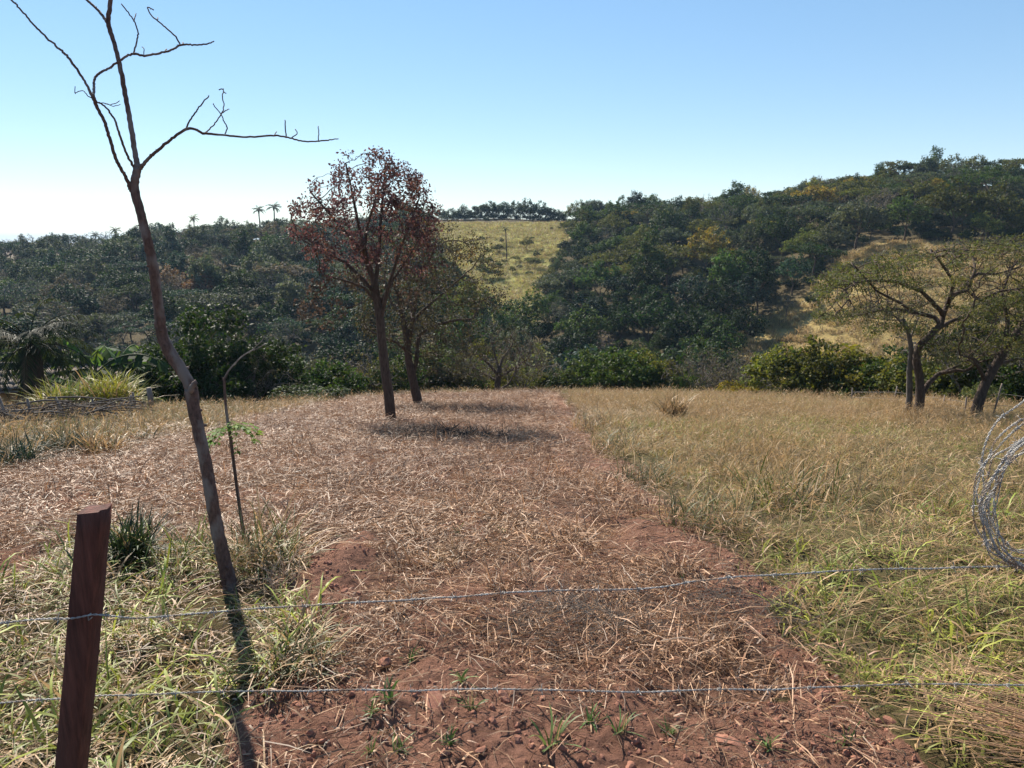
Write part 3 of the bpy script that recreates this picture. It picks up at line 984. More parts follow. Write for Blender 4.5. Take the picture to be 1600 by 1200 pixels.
def spray_palm(seed, h=7.0, nf=15, fl=2.3, lean=0.3, leaflets=16, tr=0.14, wl=0.45, ww=0.06, droop=1.1, mat=None, bark=None):
    g = np.random.default_rng(seed)
    tp = smooth_line([(0, 0, -0.3), (lean * .3, 0, h * .4), (lean, g.normal(0, .1), h)], 5)
    mb = MB(); mb.tube(tp, np.linspace(tr, tr * .7, len(tp)), 7, jit=.08)
    trunk = mb.mesh('palm_trunk', bark or M_BARKG, True)
    fr = []
    for k in range(nf):
        a = 6.283 * k / nf * 2.4 + g.normal(0, .2); el = 1.25 - 1.5 * (k / nf) + g.normal(0, .12)
        m = MB(); pts = [np.array(tp[-1])]; e = el
        H = np.array([math.cos(a), math.sin(a), 0])
        L = fl * (0.85 + .3 * g.random()); ns = 9
        for s_ in range(ns):
            pts.append(pts[-1] + (H * math.cos(e) + np.array([0, 0, 1]) * math.sin(e)) * L / ns); e -= droop / ns * (1 + .8 * s_ / ns)
        pts = np.array(pts); m.tube(pts, np.linspace(.03, .008, len(pts)), 3)
        side = np.cross(H, [0, 0, 1.0])
        for q in range(leaflets):
            t = 0.12 + 0.88 * q / leaflets; i = min(int(t * ns), ns - 1); f = t * ns - i
            p = pts[i] * (1 - f) + pts[i + 1] * f; d = pts[i + 1] - pts[i]; d /= np.linalg.norm(d)
            for sg in (-1, 1):
                ll = wl * fl / 2.3 * (1 - 0.55 * abs(t - .45)) * (.85 + .3 * g.random())
                v = side * sg * .75 + d * .55 + np.array([0, 0, -0.25 - .35 * g.random()]); v /= np.linalg.norm(v)
                w = d * ww
                m.add([p - w * .5, p + v * ll * .5 - w * .6 + [0, 0, .03], p + v * ll - [0, 0, ll * .2], p + v * ll * .5 + w * .6], [[0, 1, 2, 3]], g.random())
        fr.append(m.mesh('palm_frond', mat or M_LEAF_WAX))
    return trunk, fr


def make_palm(label, loc, scale, meshes, tone, rotz=0, group=None):
    t = thing('palm_tree', label, 'palm tree', loc, rotz, group, scale)
    obj('trunk', meshes[0], t)
    for f in meshes[1]: obj('frond', f, t, tone=tone)
    return t


# ------------------------------------------------------------------ woods on the far hill
def far_wood():
    cand = []
    g = np.random.default_rng(77)
    cell = {}
    tries = 42000
    A = np.radians(g.random(tries) * 90 - 45.0); R_ = np.sqrt(g.random(tries) * (345 ** 2 - 55 ** 2) + 55 ** 2)
    X = R_ * np.sin(A); Y = R_ * np.cos(A); Z = hfun(X, Y)
    go, cl = hill_open(X, Y, Z); PX, PY = proj(X, Y, Z)
    px3, py3 = proj(X, Y, Z + 6.2); go |= inpoly(px3, py3, GOLD_PX) & (R_ > 70) & (R_ < 175); cl |= inpoly(px3, py3, CLEAR_PX) & (R_ > 110)
    px2, py2 = proj(X, Y, Z + 3.6)
    go |= inpoly(px2, py2, GOLD_PX) & (R_ > 70) & (R_ < 190); cl |= inpoly(px2, py2, CLEAR_PX) & (R_ > 90)
    for i in range(tries):
        if go[i] or cl[i]: continue
        x, y, r = X[i], Y[i], R_[i]
        if 250 < r and az_of(640) < A[i] < az_of(905): continue
        rr = np.interp(A[i], _RA, _RR)
        if r > rr + 22: continue
        if r < 84 and A[i] > az_of(1125): continue
        dmin = 4.9 if r < 150 else 5.4
        ci, cj = int(x // 5), int(y // 5); ok = True
        for a in (-1, 0, 1):
            for b in (-1, 0, 1):
                for (u, v) in cell.get((ci + a, cj + b), ()):
                    if (u - x) ** 2 + (v - y) ** 2 < dmin * dmin: ok = False; break
        if not ok: continue
        cell.setdefault((ci, cj), []).append((x, y))
        cand.append((r, x, y, Z[i], PX[i], PY[i]))
    cand.sort()
    pat = lambda x, y, s, o: float(fbm(np.array([x / s + o]), np.array([y / s]), 2)[0])
    spec = []
    for r, x, y, z, px, py in cand:
        n1 = pat(x, y, 28, 3); u = g.random(); s = 0.68 + 0.65 * g.random() ** 1.4
        rr = float(np.interp(math.atan2(x, y), _RA, _RR))
        if px < 620:
            kind = g.choice(['round', 'umbrella', 'thin', 'tall'], p=[.46, .16, .28, .10])
            tn = g.choice(['blue green', 'grey green', 'mid green', 'grey brown', 'dark green', 'olive', 'rust brown'], p=[.40, .20, .12, .08, .17, .02, .01])
            if kind == 'thin' and u < .8: tn = g.choice(['grey brown', 'grey green', 'blue green'], p=[.3, .45, .25])
        elif px < 900:
            kind = g.choice(['round', 'thin', 'tall', 'umbrella'], p=[.58, .2, .12, .1])
            tn = g.choice(['mid green', 'dark green', 'grey green', 'olive', 'golden', 'blue green'], p=[.3, .25, .18, .16, .03, .08])
            if py < 470 and px > 690: s *= 0.55
        else:
            up = (r - 60) / (rr - 60)
            if up < 0.45 + 0.35 * n1:
                kind = g.choice(['round', 'tall', 'thin'], p=[.6, .32, .08]); tn = g.choice(['dark green', 'mid green', 'blue green', 'olive'], p=[.62, .24, .09, .05])
            else:
                kind = g.choice(['round', 'umbrella', 'tall', 'thin'], p=[.42, .34, .1, .14]); tn = g.choice(['olive', 'mid green', 'dark green', 'grey green', 'yellow green', 'golden'], p=[.29, .28, .23, .13, .045, .025])
        if kind == 'thin' and px >= 620: tn = g.choice(['grey brown', 'grey green'])
        if r > rr - 30: z -= 1.3 * s
        if tn == 'golden' and r < 95: tn = 'olive'
        spec.append([r, x, y, z, px, py, kind, tn, s * (1.12 if kind == 'umbrella' else 1)])
    # the gully and slopes: keep the near valley trees of moderate height so that the golden spur shows
    near = spec[:300]; rest = spec[300:]
    first = {}
    words = {'round': 'round', 'tall': 'narrow', 'umbrella': 'umbrella', 'thin': 'sparse'}
    for r, x, y, z, px, py, kind, tn, s in near:
        vi = int(g.integers(0, len(FAR[kind])))
        t = plant_tree(kind, 'broadleaf_tree' if kind != 'thin' else 'half_bare_tree', None, 'tree', (x, y, z - .1), g.random() * 6.28, s, jit_tone(TONES[tn], .4), mesh_pair=FAR[kind][vi])
        rr = float(np.interp(math.atan2(x, y), _RA, _RR)); f = (r - 55) / (rr - 55)
        zone = 'below' if f < .16 else ('low on' if f < .34 else 'midway up')
        plc = 'behind young tree' if px < 420 else 'behind red tree' if px < 700 else 'below clearing' if px < 900 else 'right of clearing' if px < 1130 else 'by golden slope' if px < 1370 else 'behind spreading tree'
        sz = 'small ' if s < .78 else ''
        w = sz + words[kind] + ' ' + tn
        note(t, w + ' tree', w + ' trees', zone + ' hill ' + plc, px)
    # the mass farther off
    src = []; base = {}
    for k in FAR:
        base[k] = len(src)
        for b, c in FAR[k]:
            src.append((b, c))
    for nm, which in (('distant_wood', 1), ('distant_wood_trunks', 0)):
        pts = [(q[1], q[2], q[3] - .1) for q in rest]
        g2 = np.random.default_rng(5)
        rot = np.stack([np.zeros(len(rest)), np.zeros(len(rest)), g2.random(len(rest)) * 6.28], 1)
        idx = [base[q[6]] + int(g2.integers(0, len(FAR[q[6]]))) for q in rest]
        tn = [np.array(TONES[q[7]]) * (0.8 + .4 * g2.random()) for q in rest]
        scatter(nm, [p[which] for p in src], pts, rot, [q[8] for q in rest], idx, tn,
                'mixed green and olive tree crowns massed over the upper hillside' if which else 'trunks and limbs of the massed trees on the upper hillside')
    # low undergrowth between the trees
    n = 4600; A = np.radians(g.random(n) * 84 - 42); R2 = np.sqrt(g.random(n) * (290 ** 2 - 50 ** 2) + 50 ** 2)
    X = R2 * np.sin(A); Y = R2 * np.cos(A); Z = hfun(X, Y); go, cl = hill_open(X, Y, Z); rr = np.interp(A, _RA, _RR)
    E = np.interp(A, _EA, _ER)
    px2, py2 = proj(X, Y, Z + 1.6); go |= inpoly(px2, py2, GOLD_PX) & (R2 > 70) & (R2 < 190); cl |= inpoly(px2, py2, CLEAR_PX) & (R2 > 90)
    k = ~go & ~cl & (R2 < rr + 12) & (R2 > E + 14) & ~((R2 > 245) & (A > az_of(640)) & (A < az_of(905)))
    X, Y, Z, A = X[k], Y[k], Z[k], A[k]
    names = ['dark green', 'dark green', 'blue green', 'mid green', 'dark green']
    tn = np.array([TONES[names[q]] for q in g.integers(0, 5, len(X))]) * (.5 + .5 * g.random((len(X), 1)))  # tones lowered to paint in the shady gaps between crowns
    scatter('undergrowth', [c for b, c in FAR['round']], np.stack([X, Y, Z - 1.0], 1), np.stack([0 * X, 0 * X, g.random(len(X)) * 6.28], 1), .30 + .28 * g.random(len(X)), g.integers(0, 6, len(X)), tn,
            'low bushy undergrowth covering the ground between the trees of the hill')
    return spec


SPEC = far_wood()


def ridge_line():
    g = random.Random(4)
    # trees on the skyline that can be told apart
    def hill_base(px, r):
        a = az_of(px); x, y = r * math.sin(a), r * math.cos(a)
        return (x, y, gz(x, y) - .1)
    rows = [(988, 236, 1.05, 'tall', 'dark green', 'tall dark tree standing highest on the skyline right of the clearing'),
            (1005, 234, .9, 'round', 'dark green', 'dark bushy tree on the skyline beside the tallest one'),
            (925, 250, .8, 'round', 'dark green', 'round dark tree on the skyline at the right end of the clearing'),
            (1075, 230, .8, 'umbrella', 'mid green', 'flat topped green tree on the skyline halfway down the right slope'),
            (1212, 222, .85, 'umbrella', 'dark green', 'dark flat topped tree notched against the sky above the right slope'),
            (1390, 214, 1.25, 'umbrella', 'olive', 'wide umbrella tree rising over the right skyline'),
            (1420, 214, 1.1, 'umbrella', 'dark green', 'dark umbrella tree touching the wide one on the right skyline'),
            (1510, 212, 1.0, 'round', 'yellow green', 'yellowish tree on the high right skyline'),
            (1560, 212, 1.1, 'umbrella', 'dark green', 'dark spreading tree on the skyline near the right end'),
            (1345, 175, 1.0, 'umbrella', 'yellow green', 'bright yellow green tree high on the right hillside'),
            (1190, 165, .9, 'umbrella', 'golden', 'golden leaved tree among dark crowns on the right hillside'),
            (1330, 205, .95, 'umbrella', 'golden', 'golden topped tree just below the right skyline'),
            (70, 285, .9, 'umbrella', 'grey green', 'small umbrella tree breaking the left horizon'),
            (330, 252, .95, 'umbrella', 'dark green', 'dark tree forming the highest bump of the left skyline'),
            (308, 150, 1.0, 'round', 'rust brown', 'rust brown tree in the middle of the left wood'),
            (45, 150, .9, 'thin', 'rust brown', 'thin rusty tree at the left end of the left wood'),
            (1235, 118, .55, 'thin', 'grey green', 'small thin trunked tree alone on the golden slope'),
            (1372, 160, .5, 'round', 'olive', 'small olive tree at the top edge of the golden slope'),
            (1275, 118, .32, 'round', 'dark green', 'dark round bush on the golden slope'),
            (1290, 140, .30, 'round', 'mid green', 'green bush on the upper golden slope')]
    for k, (px, r, s, kind, tn, lab) in enumerate(rows):
        plant_tree(kind, 'skyline_tree' if k < 9 or k in (12, 13) else 'hillside_tree', lab, 'tree', hill_base(px, r), g.random() * 6, s, jit_tone(TONES[tn], .05), mesh_pair=FAR[kind][k % len(FAR[kind])])
    # row of trees behind the clearing
    for k, px in enumerate((668, 690, 708, 725, 741, 757, 771, 788, 806, 824, 842, 858, 872)):
        rr = 264 + g.random() * 5
        h = (0.55, .6, .62, .72, .66, .85, .95, .85, .9, 1.0, .95, .85, .7)[k] * 1.0
        hb = hill_base(px, rr)
        t = plant_tree('round', 'hilltop_tree', None, 'tree', (hb[0], hb[1], hb[2] - 1.9 * h), g.random() * 6, (h * 1.3, h * 1.3, h * 1.3), jit_tone(TONES['dark green'], .15), mesh_pair=FAR['round'][k % 6])
        bx = hill_base(px + 7, 265)
        t2 = plant_tree('round', 'hilltop_bush', None, 'bush', (bx[0], bx[1], bx[2] - 1.3), g.random() * 6, (.95, .8, .58), jit_tone(TONES['dark green'], .3), mesh_pair=FAR['round'][(k + 2) % 6])
        note(t2, 'dark bush', 'dark bushes', 'under the hilltop trees behind the clearing', px)
        note(t, 'dark hilltop tree', 'dark hilltop trees', 'in the row behind the clearing', px)
    # shrubs scattered on the clearing
    for k, (px, py) in enumerate(((700, 372), (742, 385), (752, 402), (770, 372), (800, 392), (818, 380), (838, 372), (728, 418), (812, 420), (845, 408), (774, 420), (835, 425), (862, 356), (790, 412), (760, 430), (715, 398), (733, 404), (758, 392), (765, 412), (783, 398), (797, 424), (806, 405), (823, 396), (829, 411), (842, 392), (747, 420), (752, 372), (786, 380), (820, 432), (778, 434))):
        p = at(px, py)
        ss = .16 + (.42 if py > 395 else .16) * g.random() ** 1.5
        p = at(px + g.uniform(-7, 7), py + g.uniform(-5, 5))
        t = plant_tree('round', 'shrub', None, 'shrub', p - Vector((0, 0, .2)), g.random() * 6, (ss * g.uniform(.8, 1.5), ss * g.uniform(.8, 1.3), ss * g.uniform(.6, 1.1)), jit_tone(TONES[g.choice(['dark green', 'olive', 'mid green'])], .3),
                   mesh_pair=FAR['round'][k % 6])
        note(t, 'small dark shrub', 'small dark shrubs', 'on the %s part of the clearing' % ('upper' if py < 390 else 'middle' if py < 411 else 'lower'), px)
    # palms
    pm = [spray_palm(900 + k, h=7.8, ww=.11, fl=2.1, nf=18, mat=M_LEAF_FAR, bark=M_BARK, tr=.2) for k in range(3)]
    pal = [(307, 252, 1.0, 'thin pale palm standing alone on the left skyline', (.10, .10, .06), 0.5), (409, 250, 1.15, 'dark palm on the skyline, left one of the close pair', (.03, .04, .02), 0),
           (431, 250, 1.25, 'taller palm on the skyline, right one of the close pair', (.03, .04, .02), 0.2), (150, 262, .88, 'palm with drooping crown on the left horizon', (.04, .055, .03), 0),
           (185, 262, .95, 'leafy palm wrapped in creeper on the left horizon', (.03, .05, .02), 0.3), (110, 262, .85, 'low palm crown among trees at the left horizon', (.035, .05, .03), 0),
           (792, 185, .95, 'slender palm stem standing on the yellow green clearing', (.03, .04, .02), 0)]
    for k, (px, r, s, lab, tn, b) in enumerate(pal):
        b_ = hill_base(px, r)
        make_palm(lab, b_, s, spray_palm(940, h=8, nf=8, fl=1.3, ww=.08, mat=M_LEAF_FAR, bark=M_BARK, tr=.16) if px == 792 else pm[k % 3], tn, g.random() * 6)
    # creeper round the wrapped palm
    b_ = hill_base(185, 262)
    lm = leaf_mesh('creeper', np.array([(0.2 * math.sin(k), .2 * math.cos(k), 1 + k * .13) for k in range(40)]), 22, .8, .4, M_LEAF, 5)
    c = obj('creeper', lm, None, b_, tone=(.025, .045, .02)); tag(c, 'dense creeper column climbing the palm on the left horizon', 'creeper')


ridge_line()

# ------------------------------------------------------------------ belt of trees and bushes beyond the field
NEAR = {}
NEAR['bush'] = [tree_kind('leafy_bush', 2.2, 3.0, 0.5, 230, 26, 0.34, 0.17, seed=600 + i, step=0.26, tip=0.011, r0=.07, aspect=.6) for i in range(4)]
NEAR['twiggy'] = [tree_kind('twiggy_bush', 2.4, 3.4, 0.6, 420, 3, 0.25, 0.10, seed=620 + i, step=0.20, tip=0.009, r0=.06, mat_b=M_BARKG, forks=5) for i in range(3)]
NEAR['tree'] = [tree_kind('near_tree', 3.2, 4.4, 2.0, 260, 24, 0.42, 0.19, seed=640 + i, step=0.32, tip=0.012, r0=.14, aspect=.55) for i in range(3)]
NEAR['umbrella'] = [tree_kind('near_umbrella', 4.4, 2.6, 3.2, 420, 30, 0.42, 0.13, seed=660 + i, step=0.34, tip=0.012, r0=.15, flat=.5, vert=.75) for i in range(2)]


def belt():
    g = random.Random(12)
    def E(px): return float(np.interp(az_of(px), _EA, _ER))
    def put(px, r, kind, s, tn, lab, name='bush', cat='bush', group=None, tone=None, vi=None):
        a = az_of(px); x, y = r * math.sin(a), r * math.cos(a)
        i = vi if vi is not None else g.randrange(len(NEAR[kind]))
        return plant_tree(kind, name, lab, cat, (x, y, gz(x, y) - .08), g.random() * 6.28, s, tone or jit_tone(TONES[tn]), group=group, mesh_pair=NEAR[kind][i])
    # signature ones (px, extra metres past the field end)
    put(1338, E(1338) + 9, 'bush', (1.5, 1.5, 1.22), None, 'rounded yellow green bush tree behind the fence, left of the spreading tree', 'bushy_tree', 'tree', tone=(.15, .14, .025), vi=0)
    put(1300, E(1300) + 12, 'bush', (1.1, 1.1, 1.0), None, 'orange tinged bush beside the rounded yellow green bush tree', tone=(.17, .12, .03), vi=1)
    put(1190, E(1190) + 8, 'twiggy', 1.0, None, 'bare grey twiggy bush at the foot of the golden slope', tone=(.15, .13, .10), vi=0)
    put(1215, E(1215) + 18, 'bush', 1.15, None, 'dark olive bush overlapping the golden slope', tone=(.04, .045, .02), vi=2)
    put(1165, E(1165) + 4, 'bush', .5, None, 'small yellow leaved bush at the field edge below the golden slope', tone=(.26, .22, .03), vi=3)
    put(1000, E(1000) + 7, 'bush', 1.1, None, 'light green leafy bush at the middle of the field edge', tone=(.09, .11, .03), vi=0)
    put(935, E(935) + 6, 'bush', 1.0, None, 'broad mid green bush just right of the red track end', tone=(.06, .085, .03), vi=1)
    put(305, E(305) + 14, 'tree', 1.05, None, 'dark dense mango like tree behind the sapling', 'dense_tree', 'tree', tone=(.022, .04, .012), vi=0)
    put(140, E(140) + 30, 'umbrella', 1.35, None, 'broad flat topped grey brown tree behind the banana plants', 'umbrella_tree', 'tree', tone=(.15, .125, .065), vi=0)
    put(215, E(215) + 27, 'umbrella', 1.3, None, 'second flat topped grey brown tree just right of the banana plants', 'umbrella_tree', 'tree', tone=(.14, .12, .07), vi=1)
    put(45, E(45) + 34, 'umbrella', 1.2, None, 'green flat topped tree above the dark palm', 'umbrella_tree', 'tree', tone=(.07, .085, .04), vi=1)
    put(395, E(395) + 10, 'bush', .95, None, 'bright leafy green bush right of the thin sapling', tone=(.06, .09, .025), vi=2)
    put(470, E(470) + 1.2, 'bush', (.62, .62, .3), None, 'low dark spreading bush on the field edge left of the red leaved tree', tone=(.035, .055, .02), vi=3)
    put(525, E(525) + 12, 'twiggy', 1.15, None, 'leafless purple grey bush left of the red leaved tree', tone=(.12, .09, .09), vi=1)
    put(430, E(430) + 20, 'twiggy', 1.3, None, 'grey leafless tree above the bright leafy bush', 'bare_tree', 'tree', tone=(.13, .10, .10), vi=2)
    put(575, E(575) + 5, 'twiggy', .9, None, 'multi stemmed bare bush behind the trunk of the red leaved tree', tone=(.09, .08, .05), vi=0)
    put(860, E(860) + 12, 'twiggy', 1.1, None, 'bare grey tree behind the end of the red track', 'bare_tree', 'tree', tone=(.12, .11, .09), vi=1)
    put(1460, E(1460) + 9, 'bush', 1.0, None, 'dark bush behind the trunks of the spreading tree', tone=(.035, .045, .02), vi=1)
    put(1590, E(1590) + 6, 'tree', .75, None, 'dark tree mass behind the leaning trunk', 'dense_tree', 'tree', tone=(.02, .03, .012), vi=1)
    put(1565, E(1565) + 1.6, 'bush', .32, None, 'small pale green bush beside the leaning fence post', tone=(.12, .14, .06), vi=2)
    put(225, E(225) + 13, 'tree', .68, None, 'dark leafy tree behind the two thick fence posts', 'dense_tree', 'tree', tone=(.05, .07, .03), vi=2)
    # filler of the hedge, two rows
    px = -60.0
    while px < 1720:
        e = E(px)
        near = g.random() < .5
        if px < 250: r = e + 13 + g.random() * 10
        else: r = e + (3.0 if 600 < px else 5.5) + g.random() * 5
        if px > 880: kind = g.choice(['bush', 'bush', 'bush', 'twiggy']); tn = g.choice(['mid green', 'olive', 'yellow green', 'mid green'])
        elif px > 480: kind = g.choice(['bush', 'twiggy', 'bush', 'bush']); tn = g.choice(['mid green', 'grey green', 'olive', 'grey green', 'dark green'])
        else: kind = g.choice(['bush', 'bush', 'tree', 'twiggy']); tn = g.choice(['dark green', 'blue green', 'mid green', 'dark green'])
        if kind == 'twiggy': tn = 'dusky brown'
        s = {'bush': .75, 'twiggy': .85, 'tree': .62}[kind] * (.8 + .45 * g.random()) * 1.1
        nm = {'bush': 'leafy_bush', 'twiggy': 'twiggy_bush', 'tree': 'edge_tree'}[kind]
        wh = 'left of red tree' if px < 560 else ('near red tree' if px < 870 else 'right of track')
        t = put(px, r, kind, s, tn, None, nm, 'tree' if kind == 'tree' else 'bush')
        w = ('small ' if s < .68 else 'large ' if s > .85 else '') + tn + {'bush': ' leafy bush', 'twiggy': ' twiggy bush', 'tree': ' edge tree'}[kind]
        note(t, w, w + ('es' if w.endswith('sh') else 's'), 'in hedge ' + wh, px)
        px += g.uniform(15, 29)
    px = -80.0
    while px < 1120:
        e = E(px); r = e + 11 + g.random() * 16
        left = px < 600
        kind = g.choice(['tree', 'bush', 'twiggy', 'tree'] if px < 900 else ['bush', 'bush', 'tree'])
        tn = g.choice(['dark green', 'blue green', 'grey green', 'mid green'] if left else ['mid green', 'dark green', 'olive'])
        if kind == 'twiggy': tn = 'dusky brown'
        s = {'bush': 1.05, 'twiggy': 1.1, 'tree': .85}[kind] * (.8 + .4 * g.random())
        t = put(px, r, kind, s, tn, None, {'bush': 'leafy_bush', 'twiggy': 'bare_tree', 'tree': 'valley_tree'}[kind], 'bush' if kind == 'bush' else 'tree')
        wh = 'left of red tree' if px < 560 else ('near red tree' if px < 870 else 'right of track')
        w = ('small ' if s < .85 else '') + tn + {'bush': ' bush', 'twiggy': ' bare tree', 'tree': ' valley tree'}[kind]
        note(t, w, w + ('es' if w.endswith('sh') else 's'), 'behind hedge ' + wh, px)
        px += g.uniform(26, 48)


belt()
# ------------------------------------------------------------------ hero trees
def local(pts, base):
    return [Vector(p) - Vector(base) for p in pts]


def px_line(pts, y0, dy=0.0, base=None, dys=None):
    """pixel polyline at world depth y0, drifting in depth by dy (or the list dys) along its length -> points"""
    out = []
    n = len(pts)
    for i, p in enumerate(pts):
        yy = y0 + (dys[i] if dys else dy * i / (n - 1))
        out.append(atd(p[0], p[1], yy))
    return [q - Vector(base) for q in out] if base is not None else out


def envelope(px_c, py_c, rx, ry, y0, depth, n, seed, base, test=None, lower=1.0, shell=0.0):
    """points inside an ellipsoid given by its outline in the photo and its real depth"""
    g = np.random.default_rng(seed); out = []
    while len(out) < n:
        v = g.uniform(-1, 1, 3)
        q = np.linalg.norm(v)
        if q > 1 or q < shell: continue
        px = px_c + v[0] * rx; py = py_c - v[2] * ry * (lower if v[2] < 0 else 1)
        if test and not test(px, py, v[1], g): continue
        p = atd(px, py, y0 + v[1] * depth) - Vector(base)
        out.append(tuple(p))
    return out


def hero(name, label, cat, base, limbs, att, step, dk, tip, leaves, mat_b, seed=1, di=1.0, trop=(0, 0, .1), wob=.15, jit=.06, seg=5, extra=1, minleafz=None):
    P, par, hint, nb = colonise(limbs, att, step, di, dk, 160, trop, wob, seed)
    r = radii(par, hint, tip)
    t = thing(name, label, cat, base)
    obj('trunk', branch_mesh(name + '_trunk', P, par, r, mat_b, seg=seg, jit=jit, segthick=10, thick=.03), t)
    tp = tips_of(P, par, nb, extra)
    for k, (nm, n, spread, size, mat, tone, sel, asp, *vt) in enumerate(leaves):
        pts = tp[sel(tp)] if sel is not None else tp
        if len(pts) == 0: continue
        obj(nm, leaf_mesh(name + '_' + nm, pts, n, spread, size, mat, seed + k, aspect=asp, droop=.2 if vt else .7, up=1.0 if vt else .1, vert=vt[0] if vt else 0.0), t, tone=tone)
    return t, tp


def red_tree():
    b = at(611, 661); y = b.y
    m = y / FPX
    L = lambda p, dy=0.0: px_line(p, y, dy, b)
    trunk = L([(612, 668), (608, 620), (602, 580), (597, 535), (594, 500), (589, 470), (585, 440)])
    k = m * 1.0
    limbs = [(trunk, 8.4 * k, 6.0 * k),
             (L([(586, 445), (576, 420), (560, 385), (520, 340), (485, 300)], .3), 3.6 * k, 1.2 * k),
             (L([(586, 442), (572, 400), (560, 350), (548, 290), (540, 255)], -.5), 3.6 * k, 1.1 * k),
             (L([(586, 445), (592, 400), (595, 340), (600, 290), (602, 250)], .4), 3.6 * k, 1.1 * k),
             (L([(595, 500), (606, 450), (622, 400), (640, 350), (655, 310)], -.4), 3.4 * k, 1.1 * k),
             (L([(592, 480), (612, 440), (640, 400), (668, 350)], .5), 2.9 * k, 1.0 * k),
             (L([(588, 460), (570, 440), (540, 410), (500, 390), (465, 370)], .5), 3.6 * k, 1.2 * k),
             (L([(576, 420), (568, 395), (575, 350), (590, 300)], -.8), 3.0 * k, 1.1 * k),
             (L([(590, 475), (570, 450), (545, 440), (505, 430)], -.5), 2.6 * k, 1.0 * k)]
    def outline(px, py, v, g):
        cx = 568
        n = fbm(np.array([px / 38.0]), np.array([py / 38.0 + v * 1.5]), 2)[0]
        if py > 385:                                  # thin skirt with gaps
            return g.random() < 0.6 and n > -0.12
        if 330 < py < 385 and 515 < px < 640 and g.random() < .55: return False
        return n > -0.13
    att = envelope(569, 345, 126, 113, y, 1.5, 680, 3, b, outline, lower=1.0, shell=.35)
    att += envelope(500, 480, 45, 40, y, .9, 45, 4, b)
    att += envelope(630, 430, 70, 60, y, .9, 60, 5, b)
    zc = lambda py: (atd(566, py, y) - b).z
    hi, lo = zc(345), zc(430)
    g = np.random.default_rng(9)
    rnd = {}
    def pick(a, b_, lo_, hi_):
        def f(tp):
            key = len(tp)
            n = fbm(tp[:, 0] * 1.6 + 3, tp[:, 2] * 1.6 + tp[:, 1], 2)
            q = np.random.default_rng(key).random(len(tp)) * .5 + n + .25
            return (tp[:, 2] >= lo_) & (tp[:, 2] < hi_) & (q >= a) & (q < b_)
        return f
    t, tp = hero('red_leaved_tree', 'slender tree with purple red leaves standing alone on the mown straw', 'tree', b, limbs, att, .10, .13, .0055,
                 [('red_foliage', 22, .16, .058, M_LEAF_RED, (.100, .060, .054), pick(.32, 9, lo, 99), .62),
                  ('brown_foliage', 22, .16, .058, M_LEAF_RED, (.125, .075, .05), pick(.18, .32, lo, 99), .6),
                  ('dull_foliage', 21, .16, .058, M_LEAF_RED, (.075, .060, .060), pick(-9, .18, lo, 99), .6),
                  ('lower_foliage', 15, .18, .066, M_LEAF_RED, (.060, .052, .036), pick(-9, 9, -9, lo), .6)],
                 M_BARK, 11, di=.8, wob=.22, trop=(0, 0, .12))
    return b


RT = red_tree()


def second_tree():
    b = at(655, 637); y = b.y; k = y / FPX
    L = lambda p, dy=0.0: px_line(p, y, dy, b)
    limbs = [(L([(656, 644), (650, 615), (643, 585), (638, 560), (636, 535), (630, 500), (622, 460)]), 8.2 * k, 3.2 * k),
             (L([(642, 590), (651, 565), (652, 540), (655, 522), (680, 508), (712, 500), (740, 498)], .5), 4.2 * k, 1.3 * k),
             (L([(637, 540), (645, 500), (650, 460), (665, 420), (680, 385)], -.6), 4.5 * k, 1.3 * k),
             (L([(634, 520), (655, 490), (690, 460), (725, 430)], .7), 3.2 * k, 1.1 * k),
             (L([(637, 550), (620, 535), (600, 528), (575, 515)], -.4), 2.6 * k, 1. * k),
             (L([(632, 500), (610, 470), (600, 440), (605, 400)], .5), 2.8 * k, 1. * k),
             (L([(645, 500), (640, 450), (632, 410), (640, 370)], .8), 2.8 * k, 1. * k)]
    att = envelope(668, 455, 128, 118, y, 2.2, 1000, 31, b, lambda px, py, v, g: fbm(np.array([px / 30.]), np.array([py / 30. + v]), 2)[0] > -.16, shell=.2)
    att += envelope(700, 560, 60, 40, y, 1.2, 60, 32, b)
    hero('half_bare_tree', 'half bare dark tree with small brown leaves just behind the red leaved tree', 'tree', b, limbs, att, .15, .2, .0065,
         [('foliage', 20, .28, .062, M_LEAF, (.054, .050, .040), None, .6),
          ('orange_foliage', 6, .2, .07, M_LEAF, (.17, .10, .035), lambda tp: (fbm(tp[:, 0] * .9 + 5, tp[:, 2] * .9, 2) > .36), .6)],
         M_BARK, 21, di=1.2, wob=.3)


def bare_bush():
    b = at(777, 612.5, 60); b = Vector(at_field(777, 614.5, 44).tolist() + [0]); b.z = gz(b.x, b.y); y = b.y; k = y / FPX
    L = lambda p, dy=0.0: px_line(p, y, dy, b)
    limbs = [(L([(776, 616), (778, 595), (780, 578)]), 5.5 * k, 4.2 * k), (L([(780, 578), (785, 560), (800, 540)], .6), 2.6 * k, 1 * k), (L([(779, 588), (765, 570), (745, 552)], -.6), 2.6 * k, 1 * k),
             (L([(778, 595), (757, 585), (735, 570)], .6), 1.8 * k, .8 * k), (L([(779, 590), (800, 578), (825, 560)], -.6), 1.8 * k, .8 * k), (L([(780, 578), (772, 550), (768, 530)], .6), 2 * k, .8 * k),
             (L([(776, 612), (795, 600), (806, 580), (812, 560)], .6), 1.8 * k, .8 * k)]
    att = envelope(782, 556, 82, 50, y, 2.4, 800, 41, b, shell=.2)
    hero('bare_tree', 'low spreading leafless tree with a fan of twigs at the end of the mown strip', 'tree', b, limbs, att, .2, .25, .009,
         [('foliage', 8, .25, .07, M_LEAF, (.065, .058, .045), None, .5)], M_BARK, 22, di=1.4, wob=.3)


second_tree(); bare_bush()


